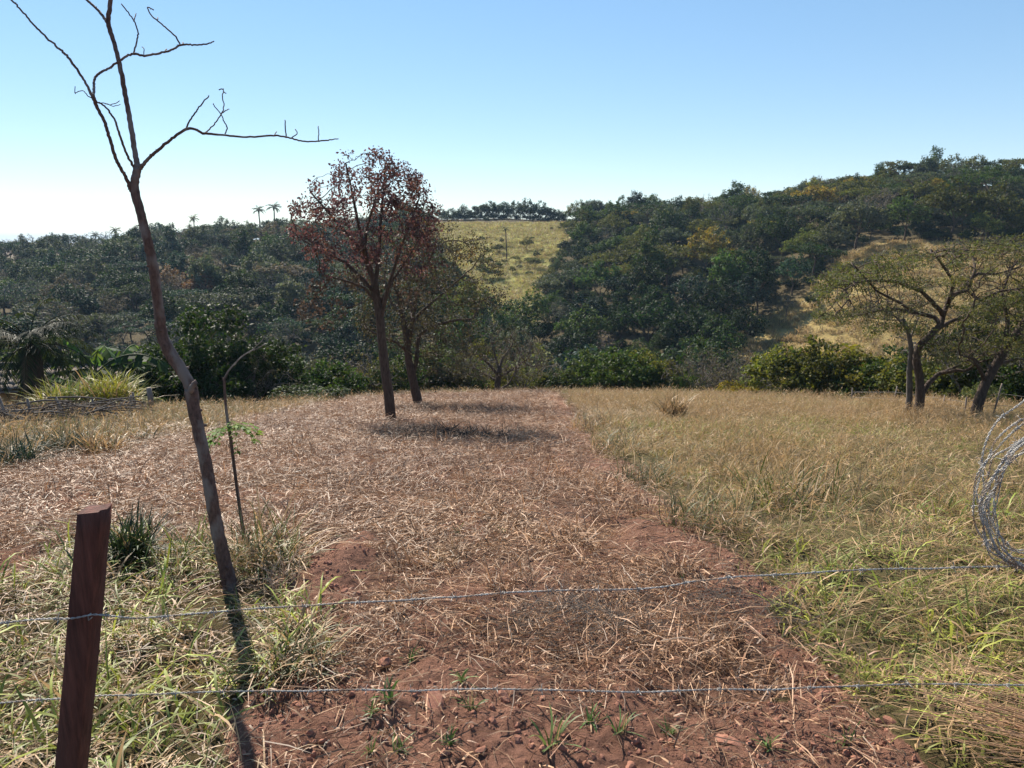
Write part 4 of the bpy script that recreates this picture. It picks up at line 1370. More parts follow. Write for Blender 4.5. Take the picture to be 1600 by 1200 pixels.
def spreading_tree():
    b = at(1434, 648); y = b.y; k = y / FPX
    L = lambda p, dy=0.0: px_line(p, y, dy, b)
    limbs = [(L([(1432, 655), (1438, 625), (1437, 590), (1431, 560), (1436, 540), (1455, 522), (1470, 508)]), 7.6 * k, 4.6 * k),
             (L([(1470, 508), (1474, 490), (1484, 468), (1505, 448), (1525, 428), (1560, 428), (1600, 415)], .8), 4.2 * k, 1.2 * k),
             (L([(1484, 468), (1490, 440), (1470, 410), (1455, 390)], -.8), 3 * k, 1.2 * k),
             (L([(1470, 508), (1462, 496), (1430, 488), (1385, 482), (1345, 492), (1310, 497)], .9), 4 * k, 1.1 * k),
             (L([(1474, 490), (1440, 455), (1400, 440), (1360, 438), (1320, 445)], -.9), 3.6 * k, 1.1 * k),
             (L([(1468, 512), (1490, 500), (1520, 492), (1560, 485)], 1.2), 3.5 * k, 1.1 * k),
             (L([(1438, 620), (1450, 600), (1465, 585), (1485, 577), (1515, 562)], .4), 4.6 * k, 1.8 * k),
             (L([(1485, 577), (1510, 580), (1525, 568), (1550, 560)], -.6), 3 * k, 1.1 * k),
             (L([(1505, 448), (1530, 470), (1560, 455), (1600, 450)], -1.), 2.6 * k, 1. * k),
             (L([(1430, 488), (1400, 470), (1370, 455), (1330, 410)], -1.), 2.4 * k, 1. * k),
             (L([(1525, 428), (1520, 400), (1500, 380)], 1.), 2.4 * k, 1. * k)]
    g = np.random.default_rng(51)
    def layer(n, x0, x1, yl, sd, dep):
        out = []
        for _ in range(n):
            u = g.random(); px = x0 + (x1 - x0) * u
            py = np.interp(u, [0, .5, 1], yl) + g.normal(0, sd)
            out.append(tuple(atd(px, py, y + g.uniform(-dep, dep)) - b))
        return out
    att = layer(330, 1275, 1650, (455, 410, 385), 16, 2.8) + layer(260, 1300, 1640, (430, 392, 372), 7, 1.8) + layer(220, 1275, 1450, (495, 487, 480), 7, 1.8) + layer(180, 1500, 1640, (490, 470, 455), 10, 1.8) + \
        layer(110, 1450, 1610, (560, 545, 535), 12, 1.4) + layer(90, 1330, 1480, (445, 440, 445), 8, 1.6) + layer(40, 1350, 1480, (520, 512, 520), 6, 1.2)
    hero('spreading_tree', 'spreading flat layered tree with crooked double trunk at the right of the pasture', 'tree', b, limbs, att, .13, .15, .006,
         [('foliage', 26, .26, .056, M_LEAF, (.085, .100, .036), lambda tp: fbm(tp[:, 0] * 1.4, tp[:, 2] * 1.4, 2) > .0, .5, .55),
          ('sparse_foliage', 14, .28, .05, M_LEAF, (.085, .09, .055), None, .5, .6)], M_BARK, 23, di=1.2, wob=.35, trop=(0, 0, .02), jit=.08)
    # the thin pale stem beside it
    b2 = at(1420, 647); y2 = b2.y
    L2 = lambda p, dy=0.0: px_line(p, y2, dy, b2)
    limbs = [(L2([(1419, 654), (1421, 620), (1421, 580), (1424, 545), (1418, 515), (1412, 500)]), 5.5 * k, 3. * k),
             (L2([(1418, 515), (1400, 495), (1385, 488), (1370, 470)], -.5), 2 * k, .8 * k), (L2([(1422, 530), (1432, 505), (1440, 480)], .5), 2 * k, .8 * k), (L2([(1412, 500), (1395, 500), (1360, 497)], .5), 1.5 * k, .7 * k)]
    att = [tuple(atd(1390 + g.normal(0, 38), 485 + g.normal(0, 16), y2 + g.uniform(-1, 1)) - b2) for _ in range(110)]
    hero('slim_stemmed_tree', 'slim pale stem rising beside the crooked trunk of the spreading tree', 'tree', b2, limbs, att, .13, .17, .006,
         [('foliage', 4, .17, .07, M_LEAF, (.12, .125, .08), None, .5)], M_BARKG, 24, di=1.2, wob=.35)
    # leaning trunk at the right
    b3 = at(1523, 651); y3 = b3.y; k3 = y3 / FPX
    L3 = lambda p, dy=0.0: px_line(p, y3, dy, b3)
    limbs = [(L3([(1521, 660), (1530, 625), (1540, 598), (1556, 570), (1578, 535), (1600, 505), (1640, 460)]), 9 * k3, 4.2 * k3),
             (L3([(1540, 598), (1530, 575), (1520, 560), (1500, 555)], -.6), 3.5 * k3, 1.1 * k3),
             (L3([(1570, 545), (1575, 500), (1565, 460), (1580, 420)], .8), 4 * k3, 1.2 * k3),
             (L3([(1600, 505), (1640, 500), (1690, 480)], -.6), 3.5 * k3, 1.2 * k3),
             (L3([(1556, 570), (1590, 560), (1630, 570)], .8), 2.6 * k3, 1. * k3)]
    att = [tuple(atd(1600 + g.normal(0, 62), np.interp(g.random(), [0, .3, .6, 1], [385, 430, 480, 560]) + g.normal(0, 8), y3 + g.uniform(-2, 2)) - b3) for _ in range(460)]
    hero('leaning_tree', 'thick trunk leaning right by the wire fence at the right end of the pasture', 'tree', b3, limbs, att, .14, .17, .006,
         [('foliage', 30, .28, .055, M_LEAF, (.13, .13, .045), lambda tp: fbm(tp[:, 0] * 1.4, tp[:, 2] * 1.4, 2) > -.02, .5, .78),
          ('sparse_foliage', 7, .24, .05, M_LEAF, (.15, .14, .09), None, .5, .78)], M_BARK, 25, di=1.2, wob=.35, jit=.08)


spreading_tree()


# ------------------------------------------------------------------ young tree in the foreground
def sapling():
    b = at(360, 922); b = Vector((b.x, b.y, gz(b.x, b.y))); y = b.y
    t = thing('young_tree', 'tall leafless young tree with reddish crooked trunk standing in the near left grass', 'tree', b)
    def part(nm, rows, dys, mat=M_BARKR, seg=8, jit=.05, n=7):
        m = len(rows); P = []
        for i, (px, py, w) in enumerate(rows):
            yy = y + np.interp(i / (m - 1), np.linspace(0, 1, len(dys)), dys)
            p = atd(px, py, yy) - b
            P.append((p.x, p.y, p.z, w * 0.44 * yy / FPX))
        Q = smooth_line(P, n)
        Q[:, :3] += np.cumsum(RNG.normal(0, 1, (len(Q), 3)), 0) * 0.0 + RNG.normal(0, 0.0012, (len(Q), 3))
        mb = MB(); mb.tube(Q[:, :3], np.maximum(Q[:, 3], .0012), seg, jit=jit)
        # bud scars
        for q in Q[2:-1:3]:
            if RNG.random() < .35:
                d = RNG.normal(0, 1, 3); d /= np.linalg.norm(d)
                mb.tube([q[:3], q[:3] + d * (q[3] * 1.25 + .002)], [q[3] * .45, q[3] * .2], 5)
        return obj(nm, mb.mesh(nm, mat, True), t)
    trunk = [(365, 945, 36), (359, 912, 29), (350, 875, 26), (338, 820, 24), (329, 770, 23), (322, 725, 22), (312, 680, 22), (303, 640, 22), (300, 615, 24), (296, 600, 21), (281, 575, 21), (265, 550, 22), (253, 522, 20), (249, 490, 18),
             (244, 450, 17.5), (238, 410, 17), (229, 370, 16), (219, 330, 15), (211, 300, 15), (211, 280, 14), (215, 262, 13)]
    part('trunk', trunk, [0, 0, .05, .05, 0, 0], seg=12, n=6)
    part('leader', [(215, 264, 11), (212, 245, 9), (206, 205, 8.6), (198, 160, 8), (189, 112, 7.6), (180, 72, 7), (169, 36, 7.5), (172, 10, 7), (178, -50, 6), (180, -130, 5)], [0, .1, .15], seg=9)
    part('branch', [(168, 36, 5), (157, 20, 4.5), (145, 8, 4.2), (130, -6, 4), (100, -50, 3)], [.14, .3])
    part('branch', [(206, 300, 8), (197, 278, 6), (188, 262, 5.8), (180, 245, 5.6), (171, 215, 5.4), (163, 190, 5.4), (152, 168, 5.6), (146, 152, 7)], [0, -.1, -.2])
    part('branch', [(146, 152, 5), (134, 130, 4), (120, 108, 4), (104, 87, 4.2), (90, 74, 3.6), (70, 56, 3.4), (50, 36, 3.2), (32, 14, 3), (15, -2, 3), (-20, -40, 2.5)], [-.2, -.35])
    part('branch', [(146, 150, 4.6), (147, 138, 4.2), (147, 125, 4), (156, 114, 4), (170, 107, 3.8), (190, 93, 3.8), (208, 84, 4), (225, 87, 3.8), (250, 83, 3.6), (270, 77, 3.4), (283, 70, 3.4), (300, 70, 3), (320, 69, 2.6), (335, 65, 1.8)], [-.2, 0, .2, .3])
    part('branch', [(210, 262, 4.5), (200, 245, 4), (191, 222, 3.8), (182, 195, 3.4), (172, 176, 3.2), (160, 163, 2.8), (150, 159, 2.6)], [0, -.15, -.2])
    part('branch', [(219, 264, 7), (228, 252, 6), (240, 240, 5.6), (255, 228, 5.2), (272, 214, 4.8), (291, 202, 5), (305, 202, 4.2), (318, 208, 4.2), (350, 211, 3.4), (385, 214, 3.2), (428, 212, 3), (447, 214, 2.8), (470, 220, 2.6), (490, 221, 2.4), (510, 219, 2.4), (529, 217, 1.6)], [0, -.1, .1, .3])
    twigs = [([(208, 84), (213, 68), (216, 55), (214, 45), (209, 32), (200, 20), (190, 6)], 2.8, .2), ([(209, 33), (211, 27), (213, 21)], 2, .2), ([(225, 86), (225, 76), (222, 73)], 1.6, .22),
             ([(281, 69), (275, 58), (267, 50), (256, 40), (246, 32), (236, 24), (231, 12), (235, 13), (241, 16)], 2.8, .28), ([(246, 32), (247, 27)], 1.8, .28), ([(258, 80), (260, 77)], 2.2, .25), ([(285, 70), (286, 66)], 2, .3),
             ([(291, 201), (297, 188), (304, 178), (309, 170), (318, 159), (327, 149)], 3, .05), ([(320, 208), (330, 199), (338, 190), (345, 179), (350, 165), (347, 150), (350, 144)], 2.4, .08),
             ([(342, 140), (348, 139), (350, 144), (354, 146)], 2, .1), ([(352, 209), (355, 200), (350, 190), (345, 178), (335, 166), (333, 162)], 2.2, .1), ([(346, 178), (352, 173), (358, 170)], 2, .1),
             ([(428, 212), (432, 206)], 2, .2), ([(447, 213), (446, 200), (445, 187)], 2.4, .2), ([(456, 215), (463, 210), (464, 206), (461, 202)], 2, .22), ([(497, 220), (498, 210), (497, 197)], 2, .25),
             ([(152, 160), (165, 162), (175, 163), (187, 158)], 1.8, -.2), ([(165, 162), (178, 166), (188, 163)], 1.5, -.2), ([(144, 152), (136, 149), (131, 142), (122, 143), (117, 146), (117, 134)], 1.8, -.25)]
    for p, w, dy in twigs:
        part('twig', [(a, c, w * (1 - .35 * i / len(p))) for i, (a, c) in enumerate(p)], [dy, dy + .06], seg=5, n=4)
    # stub of a cut branch at the bend
    part('branch_stub', [(297, 612, 11), (303, 600, 9), (306, 597, 7)], [-.03, -.05])

    # thin sapling behind
    b2 = at(388, 868); y2 = b2.y
    t2 = thing('sapling', 'thin crooked sapling with one tuft of bright green leaves behind the young tree', 'sapling', b2)
    def part2(nm, rows, dys, mat):
        m = len(rows); P = []
        for i, (px, py, w) in enumerate(rows):
            yy = y2 + np.interp(i / (m - 1), np.linspace(0, 1, len(dys)), dys)
            p = atd(px, py, yy) - b2; P.append((p.x, p.y, p.z, w * .38 * yy / FPX))
        Q = smooth_line(P, 5); mb = MB(); mb.tube(Q[:, :3], Q[:, 3], 8, jit=.06)
        obj(nm, mb.mesh(nm, mat, True), t2)
    part2('stem', [(390, 880, 9), (383, 850, 8), (377, 810, 7.5), (371, 770, 7), (366, 730, 7), (361, 690, 7), (356, 660, 6), (352, 625, 5.5), (350, 590, 5)], [0, 0, .05], M_BARKR)
    part2('branch', [(350, 592, 4.5), (358, 578, 3.5), (368, 567, 3.2), (378, 557, 3), (393, 548, 3), (403, 544, 2.2), (414, 538, 1.6)], [.05, .1], M_WOODOLD)
    part2('twig', [(393, 548, 2.4), (400, 541, 2), (408, 534, 1.8), (413, 524, 1.5)], [.09, .12], M_WOODOLD)
    part2('shoot', [(378, 815, 3), (372, 780, 3), (367, 740, 2.6), (363, 700, 2.2)], [-.05, -.03], M_BARK)
    g = np.random.default_rng(3)
    c0 = atd(361, 672, y2) - b2
    for k in range(15):
        a = 6.283 * k / 15 + g.normal(0, .2); Lf = .14 + .06 * g.random()
        H = np.array([math.cos(a) * 1.15, math.sin(a), 0.0]); mb = MB(); pts = [np.array(c0) + [0, 0, g.normal(0, .02)]]; e = .35 + g.normal(0, .3)
        for s_ in range(5):
            pts.append(pts[-1] + (H * math.cos(e) + np.array([0, 0, math.sin(e)])) * Lf / 5); e -= .42
        pts = np.array(pts); mb.tube(pts, .0018, 3)
        side = np.cross(H, [0, 0, 1.0])
        for i in range(1, 6):
            for sg in (-1, 1):
                v = side * sg * .8 + H * .5 + np.array([0, 0, -.35]); v /= np.linalg.norm(v); ll = .042; w = H * .012
                p = pts[i]; mb.add([p, p + v * ll * .5 - w, p + v * ll, p + v * ll * .5 + w], [[0, 1, 2, 3]], g.random())
        p = pts[-1]; mb.add([p, p + H * .02 + side * .012, p + H * .045 - [0, 0, .02], p + H * .02 - side * .012], [[0, 1, 2, 3]], g.random())
        obj('leaf', mb.mesh('compound_leaf', M_LEAF), t2, loc=(0, 0, 0), tone=(.13, .22, .03))


sapling()


# ------------------------------------------------------------------ barbed wire fence close to the camera
def strand_pair(mb, C, r=.0012, off=.0019, pitch=.026, seg=5, step=.0035):
    """two wires twisted round the centre line C (dense polyline)"""
    C = np.asarray(C); s = np.concatenate([[0], np.cumsum(np.linalg.norm(np.diff(C, axis=0), axis=1))])
    n = max(8, int(s[-1] / step)); t = np.linspace(0, s[-1], n)
    Q = np.stack([np.interp(t, s, C[:, k]) for k in range(3)], 1)
    T = np.gradient(Q, axis=0); T /= np.linalg.norm(T, axis=1)[:, None]
    up = np.array([0.05, 0.1, 1.0]); A = np.cross(T, up); A /= np.linalg.norm(A, axis=1)[:, None] + 1e-9; B = np.cross(T, A)
    ph = 2 * math.pi * t / pitch
    for k in (0, math.pi):
        P = Q + off * (np.cos(ph + k)[:, None] * A + np.sin(ph + k)[:, None] * B)
        mb.tube(P, r, seg)
    return Q, T


def barb_mesh():
    mb = MB(); th = np.linspace(0, 4 * math.pi, 26)
    mb.tube(np.stack([np.linspace(-.005, .005, 26), .0036 * np.cos(th), .0036 * np.sin(th)], 1), .0011, 5)
    for a, x in ((0.7, -.005), (0.7 + math.pi, -.004), (2.2, .005), (2.2 + math.pi, .004)):
        mb.tube([(x, .003 * math.cos(a), .003 * math.sin(a)), (x * 1.5, .017 * math.cos(a), .017 * math.sin(a))], [.0011, .0004], 4)
    return mb.mesh('barb', M_WIRE, True)


BARB = barb_mesh()


def add_barbs(root, Q, T, gap, seed, name='barb'):
    g = random.Random(seed); L = 0; nxt = gap * g.random()
    for i in range(1, len(Q)):
        L += np.linalg.norm(Q[i] - Q[i - 1])
        if L > nxt:
            nxt += gap * g.uniform(.85, 1.15)
            o = obj(name, BARB, root, tuple(Q[i]))
            q = Vector(T[i]).to_track_quat('X', 'Z'); o.rotation_euler = (q @ Matrix.Rotation(g.random() * 3, 3, 'X').to_quaternion()).to_euler()


def near_fence():
    # square sawn post
    yb = 1.72
    top = atd(148, 797, yb); bot = atd(112, 1200, yb)
    d = (bot - top).normalized(); ln = (top.z + .25) / -d.z
    end = top + d * ln
    t = thing('fence_post', 'dark red brown wooden fence post holding two strands of barbed wire', 'fence post', end)
    import bmesh
    bm = bmesh.new(); n = 26; g = random.Random(8)
    ax = (top - end); W = .058 * yb / 1.72; dd = .06
    rings = []
    prof = [(-.5, -.42), (-.44, -.5), (.0, -.53), (.44, -.5), (.5, -.44), (.52, 0), (.5, .44), (.42, .5), (0, .5), (-.44, .5), (-.5, .42), (-.51, 0)]
    for i in range(n + 1):
        f = i / n; c = ax * f; w = W * (1.06 - .06 * f)
        rings.append([bm.verts.new((c.x + p[0] * w * (1 + g.uniform(-.025, .025)), c.y + p[1] * dd * (1 + g.uniform(-.03, .03)), c.z + (g.uniform(-.004, .004) + (p[0] + .5) * .006 + .004 * math.sin(p[1] * 7) if i == n else 0))) for p in prof])
    for a, b_ in zip(rings, rings[1:]):
        for j in range(12): bm.faces.new((a[j], a[(j + 1) % 12], b_[(j + 1) % 12], b_[j]))
    bm.faces.new(rings[-1]); bm.faces.new(rings[0][::-1])
    me = bpy.data.meshes.new('post'); bm.to_mesh(me); bm.free(); me.materials.append(M_POST)
    for p in me.polygons: p.use_smooth = len(p.vertices) == 4
    obj('post', me, t)
    nb = MB(); q = atd(140, 964, yb - dd * .58) - end
    nb.tube([q + Vector((0, .01, .006)), q + Vector((0, -.006, .006)), q + Vector((0, -.006, -.006)), q + Vector((0, .01, -.006))], .0014, 5)
    obj('staple', nb.mesh('staple', M_WIRE), t)
    # right-hand post just outside the picture; carries the coil
    pr = atd(1735, 700, 1.9); e2 = Vector((pr.x, pr.y, -.25))
    t2 = thing('fence_post', 'wooden fence post past the right edge holding the barbed wire coil', 'fence post', e2)
    mb = MB(); mb.tube([(0, 0, 0), (.003, 0, .5), (0, 0, 1.0), (.002, 0, 1.72)], [.036, .036, .035, .034], 12, jit=.04); obj('post', mb.mesh('round_post', M_POST, True), t2)
    mb = MB(); mb.tube([(0, -.03, 1.62), (0, -.09, 1.63)], [.003, .003], 6); obj('nail', mb.mesh('nail', M_WIRE), t2)
    # strands
    up = [(-90, 978, 1.66), (0, 972, 1.66), (60, 968, 1.665), (110, 966, 1.668), (138, 962, 1.670), (158, 961, 1.672), (210, 965, 1.70), (300, 959, 1.72), (400, 951, 1.75), (480, 946, 1.76), (560, 941, 1.78), (640, 937, 1.8), (720, 932, 1.8), (800, 926, 1.8), (880, 922, 1.8),
          (960, 921, 1.8), (1030, 918, 1.82), (1080, 909, 1.82), (1150, 902, 1.83), (1250, 896, 1.84), (1350, 890, 1.85), (1450, 888, 1.86), (1540, 886, 1.86), (1600, 886, 1.86), (1690, 884, 1.86)]
    lo = [(-90, 1106, 1.79), (0, 1099, 1.79), (90, 1092, 1.79), (160, 1087, 1.79), (250, 1084, 1.79), (370, 1080, 1.79), (470, 1080, 1.8), (560, 1077, 1.8), (640, 1080, 1.8), (720, 1076, 1.8), (820, 1077, 1.8), (920, 1080, 1.8), (1020, 1080, 1.82), (1100, 1078, 1.82), (1200, 1077, 1.84),
          (1300, 1073, 1.85), (1400, 1070, 1.86), (1500, 1069, 1.86), (1600, 1070, 1.86), (1690, 1068, 1.86)]
    for rows, lab, sd in ((up, 'upper strand of twisted barbed wire stretched across the picture and over the post', 1), (lo, 'lower strand of twisted barbed wire passing behind the post above bare earth', 2)):
        C = smooth_line([atd(*r) for r in rows], 6); C[:, 2] += RNG.normal(0, .0009, len(C))
        C2 = smooth_line(C[::3], 5)
        w = thing('barbed_wire', lab, 'barbed wire', tuple(C2[0]))
        mb = MB(); Q, T = strand_pair(mb, C2 - C2[0], r=.00115, off=.00145, pitch=.028)
        obj('twisted_strand', mb.mesh('twisted_strand', M_WIRE, True), w)
        add_barbs(w, Q, T, .125, sd)
    # coil
    c0 = atd(1648, 752, 1.86)
    w = thing('barbed_wire_coil', 'loose coil of grey barbed wire hanging at the right edge', 'wire coil', tuple(c0))
    g = random.Random(21); pts = []
    N = 11
    rx0 = .252; turns = []
    for k in range(N):
        turns.append((rx0 * g.uniform(.55, 1.06), g.uniform(.88, 1.08), g.uniform(-.014, .03), g.uniform(-.03, .03), g.uniform(-.4, .4), g.uniform(-.35, .35)))
    n = 46
    for k in range(N):
        A, Bq = turns[k], turns[(k + 1) % N]
        for i in range(n):
            f = i / n; s = f * f * (3 - 2 * f)
            R, asp, ox, oz, tl, tw = [a * (1 - s) + b_ * s for a, b_ in zip(A, Bq)]
            th = 2 * math.pi * f + .5
            x = math.cos(th) * R + ox; z = math.sin(th) * R * asp + oz - .02
            yy = math.sin(th + tw * 3) * tl * .16 + (k - N / 2) * .006
            # loops gather towards the lower side
            gather = max(0, -math.sin(th + .35)) ** 2
            x = x * (1 - .0 * gather); z = z - gather * (.235 * asp - R * asp) * .75
            x += (R - .24) * gather * .3
            pts.append((x + .006 * math.sin(9 * th + k), yy, z + .006 * math.cos(7 * th + 2 * k)))
    C = smooth_line(pts[::2], 4)
    mb = MB(); Q, T = strand_pair(mb, C, r=.0013, off=.0018, pitch=.028, seg=4, step=.0042)
    obj('twisted_strand', mb.mesh('coil_strand', M_WIRE, True), w)
    add_barbs(w, Q, T, .125, 5)


near_fence()


# ------------------------------------------------------------------ clods, tufts, dead brush close by
def near_things():
    g = random.Random(31)
    clods = [(788, 1102, 28, 'rounded red clod below the lower wire at the centre'), (600, 1045, 24, 'dark clod under the straw left of centre'), (752, 1168, 24, 'dark edged clod between two grass tufts at the bottom'),
             (698, 1180, 26, 'red clod leaning on a green tuft at the bottom'), (1140, 1165, 46, 'broad lump of red earth at the bottom right of centre'), (1288, 1090, 30, 'pale pink stone on the red rut at the right'),
             (985, 1190, 26, 'red clod at the bottom edge right of the big tuft'), (535, 1055, 24, 'flat clod at the edge of the straw left of centre'), (598, 1086, 18, 'small grey stone beside the lower wire'),
             (680, 1115, 50, 'low swelling of smooth red earth between tufts'), (560, 995, 20, 'clod at the foot of the earth mound'), (478, 1160, 26, 'clod in the bottom left of the bare earth'),
             (1215, 1130, 24, 'crumbly clod beside the right rut'), (850, 1175, 22, 'dark clod left of the largest grass tuft'), (1060, 1120, 22, 'clod in the bare earth right of centre'), (1390, 1120, 24, 'clod half under the dry reeds at the bottom right')]
    for k, (px, py, w, lab) in enumerate(clods):
        p = at(px, py); s = w * .5 * p.y / FPX
        o = obj('earth_clod' if 'stone' not in lab else 'stone', clod_mesh(.6, 700 + k), None, (p.x, p.y, p.z + s * .25), (g.uniform(-.4, .4), g.uniform(-.4, .4), g.random() * 6), (s, s * .85, s * (.75 if w < 40 else .45)))
        tag(o, lab, 'stone' if 'stone' in lab else 'clod')
    # green tufts on the bare earth
    tufts = [(862, 1160, 1.35, 'largest green grass tuft on the bare earth at the bottom centre'), (606, 1115, 1.2, 'wide low green tuft left of centre below the wire'), (583, 1130, .8, 'small tuft against the wide low one'), (725, 1083, .8, 'green tuft touching the lower wire'),
             (738, 1120, .8, 'short tuft between two clods'), (700, 1165, .9, 'tuft beside a red clod at the bottom'), (624, 1170, .9, 'tuft near the bottom edge left of centre'), (925, 1130, .9, 'tuft above and right of the largest one'),
             (968, 1145, .9, 'tuft right of centre on bare earth'), (1046, 1140, .8, 'curled green tuft right of the lump of earth'), (1200, 1172, .8, 'small green tuft at the bottom right of centre'), (645, 1035, .8, 'tiny tuft at the lower edge of the straw'),
             (580, 1180, .7, 'greyish tuft at the bottom left of centre'), (715, 835, 1.2, 'green tuft in the straw above the upper wire'), (1065, 905, .7, 'little tuft on the straw behind the upper wire'), (785, 830, .9, 'small green tuft in the middle of the mown strip'),
             (1325, 1155, .9, 'green tuft beside the right rut')]
    src = [clump_mesh('tuft_leaves', M_GRASS, blades(16, 0.02, 0.10, 0.0075, 0.95, 0.8, 4, 0.08, seed=800 + i)) for i in range(4)]
    for k, (px, py, s, lab) in enumerate(tufts):
        p = at(px, py)
        o = obj('grass_tuft', src[k % 4], None, p - Vector((0, 0, .004)), (0, 0, g.random() * 6), s, tone=(.10, .17, .04) if k % 3 else (.14, .20, .05)); tag(o, lab, 'grass tuft')
    # darker clumps and weeds
    def clump(px, py, seed, n, sp, ln, wd, lean, dry, tone, name, lab, cat, s=1, curl=.8, mat=None):
        p = at(px, py)
        o = obj(name, clump_mesh(name, mat or M_GRASS, blades(n, sp, ln, wd, lean, curl, 4, dry, seed=seed)), None, p - Vector((0, 0, .02)), (0, 0, 0), s, tone=tone); tag(o, lab, cat)
    clump(205, 890, 1, 330, .10, .36, .010, 1.15, .05, (.035, .055, .018), 'grass_clump', 'dark green upright grass clump right of the fence post', 'grass clump')
    clump(120, 905, 2, 70, .08, .20, .010, .8, .1, (.07, .12, .05), 'grass_clump', 'small blue green clump left of the fence post', 'grass clump')
    clump(410, 890, 3, 420, .24, .46, .008, .95, .5, (.12, .14, .035), 'grass_clump', 'tall tangled grass clump round the thin sapling', 'grass clump')
    clump(455, 1050, 4, 220, .16, .30, .007, .7, .5, (.10, .12, .03), 'grass_clump', 'overhanging grass clump at the edge of the bare earth', 'grass clump')
    clump(300, 880, 14, 160, .16, .30, .008, .9, .4, (.12, .15, .035), 'grass_clump', 'yellow green clump left of the young tree', 'grass clump')
    clump(100, 712, 5, 700, .30, .5, .008, 1.1, .25, (.055, .075, .04), 'weed_clump', 'grey green weed clump in the left rough grass', 'weed')
    clump(12, 730, 6, 700, .32, .45, .009, 1.0, .1, (.025, .05, .025), 'weed_clump', 'dark green weed clump at the left edge', 'weed')
    clump(160, 712, 7, 260, .2, .5, .014, 1.0, .8, (.12, .13, .04), 'weed_clump', 'rusty yellow grass clump beside the grey green weeds', 'grass clump')
    clump(222, 698, 8, 160, .16, .35, .012, .9, .1, (.045, .075, .03), 'weed_clump', 'low green weed clump at the edge of the mown strip', 'weed')
    clump(920, 624, 9, 260, .30, .42, .02, 1.0, 1, (.2, .1, .06), 'dry_tussock', 'round rust brown tussock at the far end of the red track', 'tussock')
    clump(1052, 652, 10, 340, .26, .62, .016, 1.2, .75, (.10, .10, .04), 'dry_shrub', 'upright brown shrub in the far pasture', 'shrub')
    clump(935, 672, 15, 480, .55, .45, .009, 1.0, .75, (.11, .12, .045), 'dry_shrub', 'row of rank weeds beside the far red track', 'weed')
    clump(962, 704, 16, 380, .35, .40, .008, 1.0, .55, (.09, .11, .04), 'weed_clump', 'dark weeds on the pasture edge beside the red track', 'weed')
    clump(1100, 828, 11, 420, .32, .34, .006, .9, .55, (.09, .11, .035), 'weed_clump', 'dark green weeds on the pasture edge at mid distance', 'weed')
    clump(1010, 752, 12, 360, .34, .34, .007, .9, .55, (.09, .11, .04), 'weed_clump', 'green weeds where the red strip narrows', 'weed')
    clump(1255, 790, 17, 300, .5, .45, .009, 1.0, .5, (.10, .14, .03), 'weed_clump', 'greener patch of grass in the middle of the pasture', 'grass clump')
    clump(690, 880, 13, 120, .10, .16, .008, .6, 1, (.1, .06, .04), 'dead_clump', 'dead uprooted clump throwing a dark shadow in the straw', 'grass clump')
    clump(195, 610, 18, 330, .7, 1.1, .05, 1.3, .1, (.20, .22, .05), 'cane_grass', 'tall green grass at the fence left of the thick posts', 'tall grass')
    # heap of grey dead twigs
    def twigs(px, py, rx, ry, n, ln, h, name, lab, cat, mat, seed, th=.0022):
        b = at(px, py); q = np.random.default_rng(seed); mb = MB()
        for _ in range(n):
            a = q.random() * 6.283; rr = math.sqrt(q.random()); c = np.array([rr * math.cos(a) * rx, rr * math.sin(a) * ry, 0.0])
            c[2] = gz(b.x + c[0], b.y + c[1]) - b.z + q.random() * h * (1.1 - rr)
            hd = q.random() * 6.283; e = q.normal(.15, .35); d = np.array([math.cos(hd) * math.cos(e), math.sin(hd) * math.cos(e), math.sin(e)])
            L = ln * (.4 + q.random()); pts = [c]
            for s_ in range(4):
                d = d + q.normal(0, .18, 3); d /= np.linalg.norm(d); pts.append(pts[-1] + d * L / 4)
            mb.tube(pts, np.linspace(th * (.6 + q.random()), th * .4, 5), 3, q.random(), cap=False)
        o = obj(name, mb.mesh(name, mat), None, b); tag(o, lab, cat)
    M_ASH_SHADE = rough_material('charred_shade_twigs', (.012, .010, .009), (.045, .036, .030), 20, .3)  # charred twigs, near black so the colour also holds the tree's shade
    twigs(905, 985, .42, .30, 520, .20, .12, 'brush_heap', 'grey heap of fine dead twigs on the straw behind the upper wire', 'brush heap', M_BARKG, 1, .0013)
    twigs(1150, 960, .35, .35, 260, .26, .12, 'brush_heap', 'brown tangle of dead stems at the right end of the straw', 'brush heap', M_BARKG, 2, .0014)
    twigs(705, 686, .95, .42, 900, .22, .14, 'ash_shade_heap', 'charred brush near the red leaved tree, with tree shade painted dark', 'burnt brush', M_ASH_SHADE, 3, .006)
    twigs(735, 646, 1.4, .5, 700, .3, .08, 'ash_shade_heap', 'second patch of charred brush behind the first, with shade painted dark', 'burnt brush', M_ASH_SHADE, 4, .006)
    # bundle of pale dry reeds, bottom right
    b = at(1560, 1190); q = np.random.default_rng(6); mb = MB(); D = []
    for _ in range(120):
        r0 = np.array([.5 + q.normal(0, .12), -.28 + q.normal(0, .10), .04 + abs(q.normal(0, .05))]); a = math.pi * .84 + q.normal(0, .16)
        e = q.normal(.22, .12); L = .5 + .35 * q.random(); pts = [r0]
        for s_ in range(6):
            d = np.array([math.cos(a) * math.cos(e), math.sin(a) * math.cos(e), math.sin(e)]); pts.append(pts[-1] + d * L / 6); e -= .07; a += q.normal(0, .05)
        mb.tube(pts, np.linspace(.0026, .0009, 7), 4, .4 + .6 * q.random(), cap=False)
    me = mb.mesh('dry_reeds', M_STRAW); a = me.attributes.new('dry', 'FLOAT', 'POINT'); a.data.foreach_set('value', np.ones(len(me.vertices), np.float32))
    o = obj('dry_reeds', me, None, b, tone=(.4, .3, .2)); tag(o, 'fan of long pale dry reed stems in the bottom right corner', 'dry reeds')


near_things()


